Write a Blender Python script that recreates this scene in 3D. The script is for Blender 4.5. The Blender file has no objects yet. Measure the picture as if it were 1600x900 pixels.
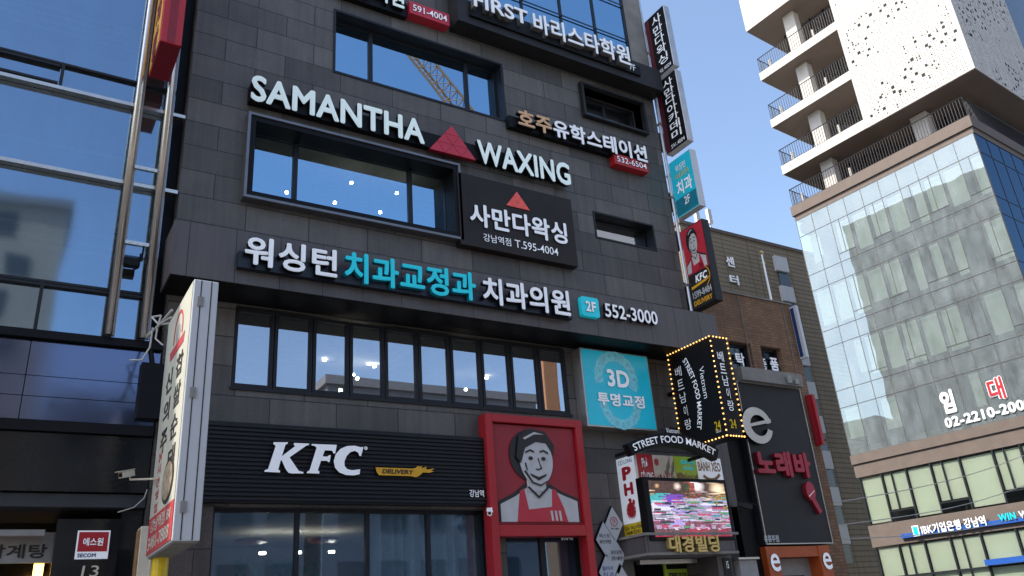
import bpy, bmesh, math, random
from mathutils import Vector, Matrix
random.seed(7)
S = bpy.context.scene
COL = S.collection
R = math.radians
# ------------------------------------------------------------------ camera, sky, sun, exposure
CAM = Vector((0, -13, 1.6))
YAW, PIT, ROL, FPX = R(32.918), R(23.059), R(-4.517), 1275.18
_f = Vector((math.sin(YAW)*math.cos(PIT), math.cos(YAW)*math.cos(PIT), math.sin(PIT)))
_r = Vector((math.cos(YAW), -math.sin(YAW), 0)); _u = _r.cross(_f)
CR = math.cos(ROL)*_r + math.sin(ROL)*_u
CU = -math.sin(ROL)*_r + math.cos(ROL)*_u
CF = _f
cd = bpy.data.cameras.new('camera'); cam = bpy.data.objects.new('camera', cd); COL.objects.link(cam)
cd.sensor_width = 36; cd.lens = 36*FPX/1600; cd.clip_start = .05; cd.clip_end = 3000
m = Matrix.Identity(4)
for i in range(3): m[i][0], m[i][1], m[i][2], m[i][3] = CR[i], CU[i], -CF[i], CAM[i]
cam.matrix_world = m; S.camera = cam

SUN_DIR = Vector((-.62, .16, .76)).normalized()          # towards the sun
W = bpy.data.worlds.new('World'); S.world = W; W.use_nodes = True
nt = W.node_tree; bg = nt.nodes['Background']
sky = nt.nodes.new('ShaderNodeTexSky'); sky.sky_type = 'NISHITA'; sky.sun_disc = False
sky.sun_elevation = math.asin(SUN_DIR.z); sky.sun_rotation = math.atan2(SUN_DIR.x, SUN_DIR.y)
sky.air_density = 1.0; sky.dust_density = 2.0; sky.ozone_density = .9
nt.links.new(sky.outputs[0], bg.inputs[0]); bg.inputs[1].default_value = .15
ld = bpy.data.lights.new('sun', 'SUN'); ld.energy = 3.3; ld.angle = R(.53); ld.color = (1, .93, .82)
sun = bpy.data.objects.new('sun', ld); COL.objects.link(sun)
sun.rotation_euler = SUN_DIR.to_track_quat('Z', 'Y').to_euler()
vs = S.view_settings; vs.view_transform = 'Standard'; vs.look = 'None'; vs.gamma = 1; vs.exposure = 1.08; vs.use_curve_mapping = False
S.cycles.max_bounces = 8; S.cycles.glossy_bounces = 5; S.cycles.transparent_max_bounces = 12; S.cycles.transmission_bounces = 4
S.cycles.sample_clamp_indirect = 6; S.cycles.use_denoising = True

# ------------------------------------------------------------------ measuring: pixel -> point on a real plane
def ray(px, py): return CR*((px-800)/FPX) - CU*((py-450)/FPX) + CF
def PY(px, py, Y): d = ray(px, py); return CAM + d*((Y-CAM.y)/d.y)
def PX(px, py, X): d = ray(px, py); return CAM + d*((X-CAM.x)/d.x)
TP, TA = Vector((40, 0, 0)), R(4.4)
def PT(px, py, xl=0):                                     # local coordinates of the corner tower
    rot = Matrix.Rotation(-TA, 3, 'Z'); c = rot @ (CAM-TP); d = rot @ ray(px, py)
    return c + d*((xl-c.x)/d.x)

# ------------------------------------------------------------------ materials
def _new(name):
    m = bpy.data.materials.new(name); m.use_nodes = True
    return m, m.node_tree, m.node_tree.nodes['Principled BSDF']
def mat(name, col, rough=.5, metal=0, var=.12, scale=6, bump=0, emit=0, spec=.5, stretch=(1, 1, 1)):
    m, t, b = _new(name); N = t.nodes; L = t.links
    b.inputs['Roughness'].default_value = rough; b.inputs['Metallic'].default_value = metal
    b.inputs['Specular IOR Level'].default_value = spec
    co = N.new('ShaderNodeTexCoord'); mp = N.new('ShaderNodeMapping'); mp.inputs['Scale'].default_value = stretch
    L.new(co.outputs['Object'], mp.inputs[0])
    nz = N.new('ShaderNodeTexNoise'); nz.inputs['Scale'].default_value = scale; nz.inputs['Detail'].default_value = 6
    nz.inputs['Roughness'].default_value = .65; L.new(mp.outputs[0], nz.inputs['Vector'])
    mr = N.new('ShaderNodeMapRange'); mr.inputs['From Min'].default_value = .3; mr.inputs['From Max'].default_value = .7
    mr.inputs['To Min'].default_value = 1-var; mr.inputs['To Max'].default_value = 1+var
    L.new(nz.outputs['Fac'], mr.inputs['Value'])
    mx = N.new('ShaderNodeVectorMath'); mx.operation = 'SCALE'; mx.inputs[0].default_value = col[:3]
    L.new(mr.outputs[0], mx.inputs['Scale']); L.new(mx.outputs[0], b.inputs['Base Color'])
    r2 = N.new('ShaderNodeMapRange'); r2.inputs['To Min'].default_value = max(.02, rough-.1); r2.inputs['To Max'].default_value = min(1, rough+.12)
    L.new(nz.outputs['Fac'], r2.inputs['Value']); L.new(r2.outputs[0], b.inputs['Roughness'])
    if bump:
        bp = N.new('ShaderNodeBump'); bp.inputs['Strength'].default_value = bump; bp.inputs['Distance'].default_value = .02
        L.new(nz.outputs['Fac'], bp.inputs['Height']); L.new(bp.outputs[0], b.inputs['Normal'])
    if emit:
        b.inputs['Emission Color'].default_value = (*col[:3], 1); b.inputs['Emission Strength'].default_value = emit
    return m
def tiles(name, c1, c2, mortar, w, h, gap, offset=.5, rough=.6, grain=.35, spec=.4, big=.25, bump=.5, streak=.22):
    """blocks or bricks laid on a wall: u runs along the wall, v is height"""
    m, t, b = _new(name); N = t.nodes; L = t.links
    b.inputs['Specular IOR Level'].default_value = spec
    co = N.new('ShaderNodeTexCoord'); sp = N.new('ShaderNodeSeparateXYZ'); L.new(co.outputs['Object'], sp.inputs[0])
    ad = N.new('ShaderNodeMath'); ad.operation = 'ADD'; L.new(sp.outputs[0], ad.inputs[0]); L.new(sp.outputs[1], ad.inputs[1])
    cb = N.new('ShaderNodeCombineXYZ'); L.new(ad.outputs[0], cb.inputs[0]); L.new(sp.outputs[2], cb.inputs[1])
    br = N.new('ShaderNodeTexBrick'); br.offset = offset; br.inputs['Scale'].default_value = 1
    br.inputs['Brick Width'].default_value = w; br.inputs['Row Height'].default_value = h; br.inputs['Mortar Size'].default_value = gap
    br.inputs['Mortar Smooth'].default_value = .1; br.inputs['Bias'].default_value = 0
    br.inputs['Color1'].default_value = (*c1, 1); br.inputs['Color2'].default_value = (*c2, 1); br.inputs['Mortar'].default_value = (*mortar, 1)
    L.new(cb.outputs[0], br.inputs['Vector'])
    n1 = N.new('ShaderNodeTexNoise'); n1.inputs['Scale'].default_value = 55; n1.inputs['Detail'].default_value = 4; L.new(co.outputs['Object'], n1.inputs['Vector'])
    n2 = N.new('ShaderNodeTexNoise'); n2.inputs['Scale'].default_value = .9; n2.inputs['Detail'].default_value = 7; n2.inputs['Roughness'].default_value = .7; L.new(co.outputs['Object'], n2.inputs['Vector'])
    def rng(n, a):
        r = N.new('ShaderNodeMapRange'); r.inputs['From Min'].default_value = .25; r.inputs['From Max'].default_value = .75
        r.inputs['To Min'].default_value = 1-a; r.inputs['To Max'].default_value = 1+a; L.new(n.outputs['Fac'], r.inputs['Value']); return r
    g1, g2 = rng(n1, grain), rng(n2, big)
    mu0 = N.new('ShaderNodeMath'); mu0.operation = 'MULTIPLY'; L.new(g1.outputs[0], mu0.inputs[0]); L.new(g2.outputs[0], mu0.inputs[1])
    ms = N.new('ShaderNodeMapping'); ms.inputs['Scale'].default_value = (7, 7, .35); L.new(co.outputs['Object'], ms.inputs[0])
    n3 = N.new('ShaderNodeTexNoise'); n3.inputs['Scale'].default_value = 1; n3.inputs['Detail'].default_value = 5; n3.inputs['Roughness'].default_value = .7; L.new(ms.outputs[0], n3.inputs['Vector'])
    g3 = rng(n3, streak); mu = N.new('ShaderNodeMath'); mu.operation = 'MULTIPLY'; L.new(mu0.outputs[0], mu.inputs[0]); L.new(g3.outputs[0], mu.inputs[1])
    sc = N.new('ShaderNodeVectorMath'); sc.operation = 'SCALE'; L.new(br.outputs['Color'], sc.inputs[0]); L.new(mu.outputs[0], sc.inputs['Scale'])
    L.new(sc.outputs[0], b.inputs['Base Color'])
    rr = N.new('ShaderNodeMapRange'); rr.inputs['To Min'].default_value = rough-.12; rr.inputs['To Max'].default_value = rough+.15
    L.new(n2.outputs['Fac'], rr.inputs['Value']); L.new(rr.outputs[0], b.inputs['Roughness'])
    bp = N.new('ShaderNodeBump'); bp.invert = True; bp.inputs['Strength'].default_value = bump; bp.inputs['Distance'].default_value = .01
    L.new(br.outputs['Fac'], bp.inputs['Height']); L.new(bp.outputs[0], b.inputs['Normal'])
    return m
def glass(name, tint=(.85, .93, 1), refl=.5, trans=(.55, .62, .66), rough=.0, wave=0, wscale=.5, milk=None, milk_fac=.2):
    m, t, b = _new(name); N = t.nodes; L = t.links; N.remove(b); out = N['Material Output']
    g = N.new('ShaderNodeBsdfGlossy'); g.inputs['Color'].default_value = (*tint, 1); g.inputs['Roughness'].default_value = rough
    tr = N.new('ShaderNodeBsdfTransparent'); tr.inputs['Color'].default_value = (*trans, 1)
    fr = N.new('ShaderNodeLayerWeight'); fr.inputs['Blend'].default_value = .35
    mr = N.new('ShaderNodeMapRange'); mr.inputs['To Min'].default_value = refl; mr.inputs['To Max'].default_value = min(1, refl+.45)
    L.new(fr.outputs['Fresnel'], mr.inputs['Value'])
    mx = N.new('ShaderNodeMixShader'); L.new(mr.outputs[0], mx.inputs[0]); L.new(tr.outputs[0], mx.inputs[1]); L.new(g.outputs[0], mx.inputs[2])
    if wave:
        co = N.new('ShaderNodeTexCoord'); nz = N.new('ShaderNodeTexNoise'); nz.inputs['Scale'].default_value = wscale; nz.inputs['Detail'].default_value = 1
        L.new(co.outputs['Object'], nz.inputs['Vector'])
        bp = N.new('ShaderNodeBump'); bp.inputs['Strength'].default_value = wave; bp.inputs['Distance'].default_value = .05
        L.new(nz.outputs['Fac'], bp.inputs['Height']); L.new(bp.outputs[0], g.inputs['Normal'])
    last = mx
    if milk:                                                # haze and glare veil painted over the pane as a diffuse layer
        df = N.new('ShaderNodeBsdfDiffuse'); df.inputs['Color'].default_value = (*milk, 1)
        c2 = N.new('ShaderNodeTexCoord'); mp = N.new('ShaderNodeMapping'); mp.inputs['Scale'].default_value = (1, 1, .4); L.new(c2.outputs['Object'], mp.inputs[0])
        n2 = N.new('ShaderNodeTexNoise'); n2.inputs['Scale'].default_value = 1.6; n2.inputs['Detail'].default_value = 6; n2.inputs['Roughness'].default_value = .7; L.new(mp.outputs[0], n2.inputs['Vector'])
        m2 = N.new('ShaderNodeMapRange'); m2.inputs['From Min'].default_value = .3; m2.inputs['From Max'].default_value = .7; m2.inputs['To Min'].default_value = milk_fac*.55; m2.inputs['To Max'].default_value = milk_fac*1.4
        L.new(n2.outputs['Fac'], m2.inputs['Value']); last = N.new('ShaderNodeMixShader'); L.new(m2.outputs[0], last.inputs[0]); L.new(mx.outputs[0], last.inputs[1]); L.new(df.outputs[0], last.inputs[2])
    L.new(last.outputs[0], out.inputs[0])
    return m
def screen_mat():
    m, t, b = _new('led_picture'); N = t.nodes; L = t.links
    b.inputs['Base Color'].default_value = (.02, .02, .02, 1); b.inputs['Roughness'].default_value = .4
    at = N.new('ShaderNodeAttribute'); at.attribute_name = 'picture'
    L.new(at.outputs['Color'], b.inputs['Emission Color']); b.inputs['Emission Strength'].default_value = .42
    return m
def led_picture(o, fr, u0, v0, u1, v1):
    """the picture on the LED wall: a food hall in garbled pixel rows, one colour per pixel"""
    rng = random.Random(5); nx, ny = 96, 58; g = [[(.05, .03, .05)]*nx for _ in range(ny)]
    def rect(x0, y0, x1, y1, c, j=.2):
        for y in range(int(y0*ny), int(y1*ny)):
            for x in range(int(x0*nx), int(x1*nx)):
                if 0 <= y < ny and 0 <= x < nx: k = 1+rng.uniform(-j, j); g[y][x] = tuple(max(0, q*k) for q in c)
    rect(0, .72, 1, 1, (.10, .05, .04), .6); rect(0, .30, 1, .72, (.42, .36, .52), .3); rect(0, 0, 1, .30, (.30, .10, .16), .5)
    rect(.0, .60, .18, .78, (.08, .55, .60)); rect(.2, .62, .42, .76, (.24, .08, .62)); rect(.02, .48, .28, .62, (.95, .95, 1.1), .1)
    for cx, cy, rr, c in ((.62, .92, .10, (1.5, 1.35, 1.4)), (.90, .86, .12, (1.6, 1.2, .8)), (.36, .9, .05, (1.2, 1, .9)), (.1, .9, .03, (1, .6, .3)), (.75, .68, .05, (1, .8, .6))):
        for y in range(ny):
            for x in range(nx):
                d = math.hypot((x/nx-cx)*1.5, y/ny-cy)/rr
                if d < 1.7: k = max(0, 1.25-d*.75); g[y][x] = tuple(a*(1-min(1, k))+b*min(1, k) for a, b in zip(g[y][x], c))
    rect(.52, .55, .60, 1, (.45, .10, .06), .7); rect(.85, .5, 1, .78, (.45, .28, .08), .7); rect(.47, .70, .53, .98, (.06, .10, .04), .6)
    for k in range(150):
        x, y = rng.random(), rng.uniform(.12, .66); w = rng.uniform(.03, .22)
        rect(x, y, x+w, y+rng.choice((.018, .02, .035, .05)), rng.choice(((.9, .9, 1.05), (.8, .75, .95), (.55, .45, .95), (.7, .08, .2), (.05, .04, .07), (.1, .35, .42), (.85, .45, .75), (.04, .05, .10), (.65, .6, .7), (.12, .4, .2))), .25)
    for k in range(7): rect(.02+k*.14, .03, .12+k*.14, .17, rng.choice(((.5, .04, .08), (.16, .08, .08), (.4, .02, .06))), .4); rect(.04+k*.14, .14, .10+k*.14, .22, (.55, .4, .6), .3)
    rect(0, 0, 1, .03, (.5, .02, .06), .3)
    for y in range(ny):
        if rng.random() < .35:
            sft = rng.randint(-9, 9); g[y] = g[y][sft:]+g[y][:sft]
    b = MB()
    for y in range(ny):
        for x in range(nx): b.face([on(fr, u0+(u1-u0)*q, v0+(v1-v0)*w, .009) for q, w in ((x/nx, y/ny), ((x+1)/nx, y/ny), ((x+1)/nx, (y+1)/ny), (x/nx, (y+1)/ny))])
    d = obj('display', b, M['led'], o); ca = d.data.color_attributes.new('picture', 'FLOAT_COLOR', 'CORNER')
    ca.data.foreach_set('color', [q for y in range(ny) for x in range(nx) for _ in range(4) for q in (*g[y][x], 1)])
def glow(name, col, s):
    m, t, b = _new(name); b.inputs['Base Color'].default_value = (*col, 1); b.inputs['Emission Color'].default_value = (*col, 1); b.inputs['Emission Strength'].default_value = s
    return m
M = dict(
    stone=tiles('dark_granite', (.092, .085, .079), (.158, .145, .133), (.036, .033, .031), 1.13, .495, .009, rough=.5),
    panel=tiles('bronze_panels', (.105, .092, .090), (.115, .100, .097), (.02, .018, .018), .72, 30, .007, 0, rough=.42, grain=.06, spec=.5, big=.1, bump=.3),
    pier=tiles('pier_granite', (.075, .058, .05), (.09, .07, .062), (.02, .018, .016), 1.3, .62, .007, rough=.5),
    brick=tiles('brown_brick', (.23, .115, .055), (.31, .165, .085), (.15, .11, .08), .22, .075, .012, rough=.85, grain=.25),
    beige=tiles('beige_cladding', (.27, .225, .16), (.30, .25, .18), (.15, .125, .09), 3.4, .34, .035, 0, rough=.8, grain=.1, big=.12),
    frame=mat('dark_frame', (.020, .022, .028), .45, 0, .1, spec=.3), frame_edge=mat('frame_edge', (.20, .20, .21), .35, .6),
    black=mat('black_metal', (.007, .007, .009), .5, 0, .2, spec=.2), louvre=mat('louvre_metal', (.017, .018, .023), .45, 0, .15, spec=.3, stretch=(1, 1, .3)),
    white=mat('white_acrylic', (.82, .85, .90), .35, 0, .03, emit=.10), cool=mat('pale_green_acrylic', (.74, .86, .84), .35, 0, .03, emit=.12),  # faint glow added to both acrylics to lift their brightness
    teal=mat('teal_acrylic', (.01, .58, .70), .35, 0, .04, emit=.10), teal_dark=mat('dark_teal', (.01, .22, .30), .4), teal_bg=mat('teal_face', (.012, .43, .58), .3, 0, .12, 1.2, emit=.12),  # faint glow put into the teal letter acrylic to brighten it
    teal_pale=mat('pale_teal', (.17, .56, .66), .3, 0, .25, 9, emit=.08), teal_light=mat('teal_light', (.17, .57, .66), .25, 0, .3, 14, emit=.05), orange=mat('orange_acrylic', (.85, .50, .26), .35, 0, .05),
    coral=mat('coral_acrylic', (.72, .10, .08), .4, emit=.08), red=mat('red_paint', (.48, .018, .026), .38, 0, .06, 3), red_sign=mat('red_sign', (.60, .03, .055), .35, 0, .05), red_strip=mat('dark_red_strip', (.10, .006, .014), .5), red_deep=mat('deep_red', (.26, .008, .018), .45),
    red_face=mat('red_face', (.36, .022, .035), .45, 0, .1, 3), magenta=mat('crimson_acrylic', (.45, .02, .055), .35, 0, .06),
    portrait_white=mat('portrait_white', (.62, .61, .60), .45, 0, .1, 4), portrait_black=mat('portrait_black', (.018, .017, .018), .4),
    yellow=mat('yellow', (.80, .56, .01), .4), amber=mat('amber', (.90, .46, .02), .4), gold=mat('gold', (.62, .47, .18), .3, .6, .1),
    silver=mat('silver_metal', (.55, .54, .52), .32, .8, .12, 3), steel=mat('stainless_tube', (.66, .60, .54), .25, .95, .12, 3, stretch=(1, 1, .15)), bar_grey=mat('bar_grey', (.10, .10, .095), .5), steel_dull=mat('steel_dull', (.34, .29, .25), .5, .6), grey=mat('grey_paint', (.32, .31, .30), .5),
    darkgrey=mat('charcoal', (.027, .026, .028), .45, 0, .2, 2, spec=.25), concrete=mat('concrete', (.26, .24, .215), .85, 0, .2, 3, .2),
    sign_white=mat('sign_white', (.62, .64, .66), .42, 0, .06, 2.2, stretch=(1, 1, .2)), sign_face=mat('sign_face', (.54, .54, .46), .4, 0, .08, 2),
    ink=mat('ink', (.035, .03, .03), .6), ribbon=mat('ribbon_red', (.46, .06, .07), .5), cream=mat('cream_paint', (.70, .62, .48), .5),
    green=mat('lime_green', (.45, .62, .04), .4), navy_black=mat('navy_black', (.008, .013, .024), .4), navy=mat('navy', (.02, .05, .17), .4), blue=mat('blue', (.02, .10, .42), .4),
    orange_paint=mat('orange_paint', (.46, .085, .015), .45), tower_stone=mat('tower_stone', (.155, .125, .108), .7, 0, .12, 2, spec=.25), tower_white=mat('tower_white', (.56, .535, .50), .85, 0, .06, 1, spec=.12),
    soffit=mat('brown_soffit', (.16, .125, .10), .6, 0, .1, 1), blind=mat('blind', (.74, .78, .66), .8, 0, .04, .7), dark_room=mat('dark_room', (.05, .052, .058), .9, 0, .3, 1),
    room=mat('room_wall', (.30, .29, .28), .9, 0, .2, .8), ceiling=mat('ceiling', (.55, .53, .46), .9), curtain=mat('curtain', (.62, .70, .72), .85, 0, .2, 3),
    asphalt=mat('asphalt', (.05, .05, .05), .9, 0, .2, 8, .3), paving=mat('paving', (.26, .25, .24), .85, 0, .2, 2), kerb=mat('kerb', (.3, .3, .29), .8),
    gl=glass('blue_window_glass', (.44, .74, 1.0), .62, (.42, .5, .55), wave=.03), gl2=glass('window_glass', (.76, .84, .95), .50, (.62, .66, .68), wave=.05, milk=(.2, .2, .2), milk_fac=.06),
    glk=glass('shop_glass', (.36, .60, .92), .22, (.72, .80, .86), wave=.05, milk=(.16, .23, .32), milk_fac=.16), gll=glass('left_curtain_glass', (.42, .62, .84), .56, (.5, .56, .58), rough=.05, wave=.16, wscale=.5, milk=(.16, .14, .11), milk_fac=.14),
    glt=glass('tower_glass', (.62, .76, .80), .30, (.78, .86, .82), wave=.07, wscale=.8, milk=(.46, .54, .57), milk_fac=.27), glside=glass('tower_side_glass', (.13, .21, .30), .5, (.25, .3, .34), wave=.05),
    gloss_blue=mat('polished_panel', (.14, .17, .27), .07, .88, .05, 2), gloss_black=mat('polished_black', (.012, .013, .014), .12, 0, .2, 2),
    lamp=glow('lamp_disc', (1, .93, .8), 22), bulb=glow('bulb_glass', (1, .55, .16), 1.0), warm=glow('warm_lamp', (1, .62, .22), 1.6), led=screen_mat(),
    rust=mat('crane_steel', (.45, .21, .10), .6), cable=mat('cable', (.05, .05, .05), .6), rope=mat('rope', (.55, .53, .48), .9), pale_wire=mat('pale_wire', (.45, .42, .38), .7),
    jar=mat('food_green', (.12, .22, .06), .6, 0, .5, 12), food=mat('food_bowl', (.35, .28, .2), .6, 0, .6, 14), brown=mat('brown_print', (.30, .16, .06), .5, 0, .4, 9),
    opp1=mat('opposite_wall', (.42, .36, .30), .85, 0, .1, .4), opp2=mat('opposite_grey', (.24, .24, .25), .8), opp_win=mat('opposite_window', (.05, .07, .09), .12, 0, .2, 1),
)
# ------------------------------------------------------------------ mesh helpers
class MB:
    def __init__(s): s.v, s.f, s.mi = [], [], []
    def face(s, pts, m=0):
        n = len(s.v); s.v += [Vector(p) for p in pts]; s.f.append(tuple(range(n, n+len(pts)))); s.mi.append(m); return s
    def box(s, x0, x1, y0, y1, z0, z1, m=0):
        x0, x1 = sorted((x0, x1)); y0, y1 = sorted((y0, y1)); z0, z1 = sorted((z0, z1)); n = len(s.v)
        s.v += [Vector((x, y, z)) for z in (z0, z1) for y in (y0, y1) for x in (x0, x1)]
        for q in ((0, 2, 3, 1), (4, 5, 7, 6), (0, 1, 5, 4), (2, 6, 7, 3), (0, 4, 6, 2), (1, 3, 7, 5)):
            s.f.append(tuple(n+i for i in q)); s.mi.append(m)
        return s
    def prism(s, pts, ext, m=0, ms=None):
        """closed outline pts (front, seen counter-clockwise), pushed back by -ext"""
        ms = m if ms is None else ms
        e = Vector(ext); n = len(s.v); k = len(pts); P = [Vector(p) for p in pts]
        s.v += [p+e for p in P] + P
        s.f.append(tuple(range(n, n+k))); s.mi.append(m); s.f.append(tuple(range(n+2*k-1, n+k-1, -1))); s.mi.append(ms)
        for i in range(k):
            j = (i+1) % k; s.f.append((n+i, n+k+i, n+k+j, n+j)); s.mi.append(ms)
        return s
    def tube(s, p0, p1, r, n=8, m=0, r1=None):
        p0, p1 = Vector(p0), Vector(p1); d = (p1-p0).normalized(); a = d.orthogonal().normalized(); b = d.cross(a); k = len(s.v); r1 = r if r1 is None else r1
        for p, q in ((p0, r), (p1, r1)):
            s.v += [p+(a*math.cos(t)+b*math.sin(t))*q for t in [2*math.pi*i/n for i in range(n)]]
        for i in range(n):
            j = (i+1) % n; s.f.append((k+i, k+j, k+n+j, k+n+i)); s.mi.append(m)
        s.f.append(tuple(range(k+n-1, k-1, -1))); s.mi.append(m); s.f.append(tuple(range(k+n, k+2*n))); s.mi.append(m)
        return s
    def path(s, pts, r, n=6, m=0):
        for a, b in zip(pts, pts[1:]): s.tube(a, b, r, n, m)
        return s
def root_of(o):
    while o.parent: o = o.parent
    return o
def obj(name, mb, mats, parent=None, loc=None, local=False, smooth=False, bevel=0):
    """link one mesh; world-space vertices are shifted to the thing's own origin unless local"""
    if not isinstance(mats, (list, tuple)): mats = [mats]
    org = Vector((0, 0, 0)) if local else (root_of(parent).location.copy() if parent else Vector(loc or (0, 0, 0)))
    me = bpy.data.meshes.new(name); me.from_pydata([tuple(v-org) for v in mb.v], [], mb.f)
    for x in mats: me.materials.append(x)
    me.polygons.foreach_set('material_index', mb.mi)
    bm = bmesh.new(); bm.from_mesh(me)
    big = [f for f in bm.faces if len(f.verts) > 4]
    if big: bmesh.ops.triangulate(bm, faces=big)
    bm.to_mesh(me); bm.free()
    if smooth: me.polygons.foreach_set('use_smooth', [True]*len(me.polygons))
    me.update()
    o = bpy.data.objects.new(name, me); COL.objects.link(o)
    if parent: o.parent = parent
    elif loc is not None and not local: o.location = loc
    if bevel:
        b = o.modifiers.new('bevel', 'BEVEL'); b.width = bevel; b.segments = 2; b.limit_method = 'ANGLE'
    return o
def tag(o, label, cat, group=None):
    o['label'] = label; o['category'] = cat
    if group: o['group'] = group
    return o
def thing(name, label, cat, loc, group=None, rotz=0):
    o = bpy.data.objects.new(name, None); COL.objects.link(o); o.location = loc; o.rotation_euler = (0, 0, rotz); o.empty_display_size = .2
    return tag(o, label, cat, group)
def struct(name, mb, m, loc=(0, 0, 0)):
    o = obj(name, mb, m, loc=loc); o['kind'] = 'structure'; return o
# ---- frames: origin, right, up, outward
def frY(Y): return (Vector((0, Y, 0)), Vector((1, 0, 0)), Vector((0, 0, 1)), Vector((0, -1, 0)))
def frX(X): return (Vector((X, 0, 0)), Vector((0, -1, 0)), Vector((0, 0, 1)), Vector((-1, 0, 0)))
def on(fr, u, v, d=0): O, U, V, N = fr; return O + U*u + V*v + N*d
def uvY(Y, px, py): p = PY(px, py, Y); return (p.x, p.z)
def uvX(X, px, py): p = PX(px, py, X); return (-p.y, p.z)
def uvT(px, py, xl=0): p = PT(px, py, xl); return (-p.y, p.z)
def shape(mb, fr, pts, d0, d1, m=0, ms=None):
    """outline in frame units, from depth d0 to d1 in front of the plane"""
    a = sum(p[0]*q[1]-q[0]*p[1] for p, q in zip(pts, pts[1:]+pts[:1]))
    if a < 0: pts = pts[::-1]
    return mb.prism([on(fr, u, v, d0) for u, v in pts], fr[3]*(d1-d0), m, ms)
def rectp(u0, v0, u1, v1): return [(u0, v0), (u1, v0), (u1, v1), (u0, v1)]
def ell(cu, cv, ru, rv, n=28, a0=0, a1=360):
    return [(cu+ru*math.cos(R(a0+(a1-a0)*i/n)), cv+rv*math.sin(R(a0+(a1-a0)*i/n))) for i in range(n+(0 if a1-a0 == 360 else 1))]
def arc_band(cu, cv, r0, r1, a0, a1, n=24, sy=1):
    return [(cu+r1*math.cos(R(a0+(a1-a0)*i/n)), cv+sy*r1*math.sin(R(a0+(a1-a0)*i/n))) for i in range(n+1)] + \
           [(cu+r0*math.cos(R(a1+(a0-a1)*i/n)), cv+sy*r0*math.sin(R(a1+(a0-a1)*i/n))) for i in range(n+1)]
# ---- lettering: glyph outlines from Blender's built-in font
_fc = bpy.data.curves.new('glyph', 'FONT'); _fo = bpy.data.objects.new('glyph', _fc); COL.objects.link(_fo)
_fc.resolution_u = 3; _gc, _wc = {}, {}
def _mesh(body, off, ext):
    _fc.body = body; _fc.offset = off; _fc.extrude = ext
    dg = bpy.context.evaluated_depsgraph_get(); dg.update()
    me = bpy.data.meshes.new_from_object(_fo.evaluated_get(dg))
    r = ([v.co.copy() for v in me.vertices], [tuple(p.vertices) for p in me.polygons], [p.normal.z for p in me.polygons]); bpy.data.meshes.remove(me)
    return r
def _width(t):
    if t not in _wc:
        v = _mesh(t, 0, 0)[0]; _wc[t] = max(p.x for p in v)
    return _wc[t]
def glyphs(body, off):
    out = []
    for i, ch in enumerate(body):
        if ch == ' ': continue
        k = (ch, off)
        if k not in _gc:
            if off <= .016: _gc[k] = _mesh(ch, off, .5)
            else:                                           # heavy strokes: a ring of shifted copies, each a hair deeper
                vv, ff, nz = _mesh(ch, 0, .5); V, F, Z = [], [], []
                for q in range(8):
                    d = Vector((math.cos(R(45*q)), math.sin(R(45*q)), 0))*off; n = len(V)
                    V += [Vector((p.x+d.x, p.y+d.y, p.z-(.006*q if p.z > 0 else 0))) for p in vv]; F += [tuple(n+i for i in f) for f in ff]; Z += nz
                _gc[k] = (V, F, Z)
        x = _width(body[:i]+'|')-_width('|') if i else 0
        out.append((ch, x+i*max(0, off-.015)*1.5, _gc[k]))
    return out
def text(name, body, fr, u0, v0, u1, v1, d0, d1, mats, parent, off=.018, split=False, local=False, rot=0, slant=0, bend=None, mats_for=None):
    """lettering fitted into the rectangle u0..u1, v0..v1 of a frame; rot turns the line clockwise by quarter turns"""
    G = glyphs(body, off)
    xs = [p.x+x for _, x, g in G for p in g[0]]; ys = [p.y for _, x, g in G for p in g[0]]
    x0, x1, y0, y1 = min(xs), max(xs), min(ys), max(ys)
    res = []; mb = MB()
    for gi, (ch, x, (vv, ff, nz)) in enumerate(G):
        if split: mb = MB()
        n = len(mb.v)
        for p in vv:
            a, b, c = (p.x+x-x0)/(x1-x0), (p.y-y0)/(y1-y0), p.z+.5
            a += slant*(b-.5)
            if bend: q = bend(a, b); mb.v.append(on(fr, q[0], q[1], d0+(d1-d0)*c)); continue
            if rot == 1: a, b = b, 1-a
            mb.v.append(on(fr, u0+(u1-u0)*a, v0+(v1-v0)*b, d0+(d1-d0)*c))
        for f, z in zip(ff, nz): mb.f.append(tuple(n+i for i in f)); mb.mi.append(0 if z > .5 else 1)
        if split: res.append(obj(name, mb, mats_for(gi) if mats_for else mats, parent, local=local))
    if not split: res.append(obj(name, mb, mats, parent, local=local))
    return res
def textY(name, body, Y, a, b, depth, mats, parent, **k):
    (u0, v1), (u1, v0) = uvY(Y-depth, *a), uvY(Y-depth, *b)
    return text(name, body, frY(Y), u0, v0, u1, v1, 0, depth, mats, parent, **k)
def wall(mb, fr, u0, u1, v0, v1, holes, depth, m=0, mr=None):
    """wall sheet with real openings and reveals going back by depth"""
    mr = m if mr is None else mr
    us = sorted({u0, u1, *[h[i] for h in holes for i in (0, 1)]}); vs_ = sorted({v0, v1, *[h[i] for h in holes for i in (2, 3)]})
    us = [u for u in us if u0 <= u <= u1]; vs_ = [v for v in vs_ if v0 <= v <= v1]
    for a, b in zip(us, us[1:]):
        for c, d in zip(vs_, vs_[1:]):
            if any(h[0] < (a+b)/2 < h[1] and h[2] < (c+d)/2 < h[3] for h in holes): continue
            mb.face([on(fr, a, c), on(fr, b, c), on(fr, b, d), on(fr, a, d)], m)
    for a, b, c, d in holes:
        q = [(a, c), (b, c), (b, d), (a, d)]
        for (p, r) in zip(q, q[1:]+q[:1]): mb.face([on(fr, *p), on(fr, *p, -depth), on(fr, *r, -depth), on(fr, *r)], mr)
    return mb
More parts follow.
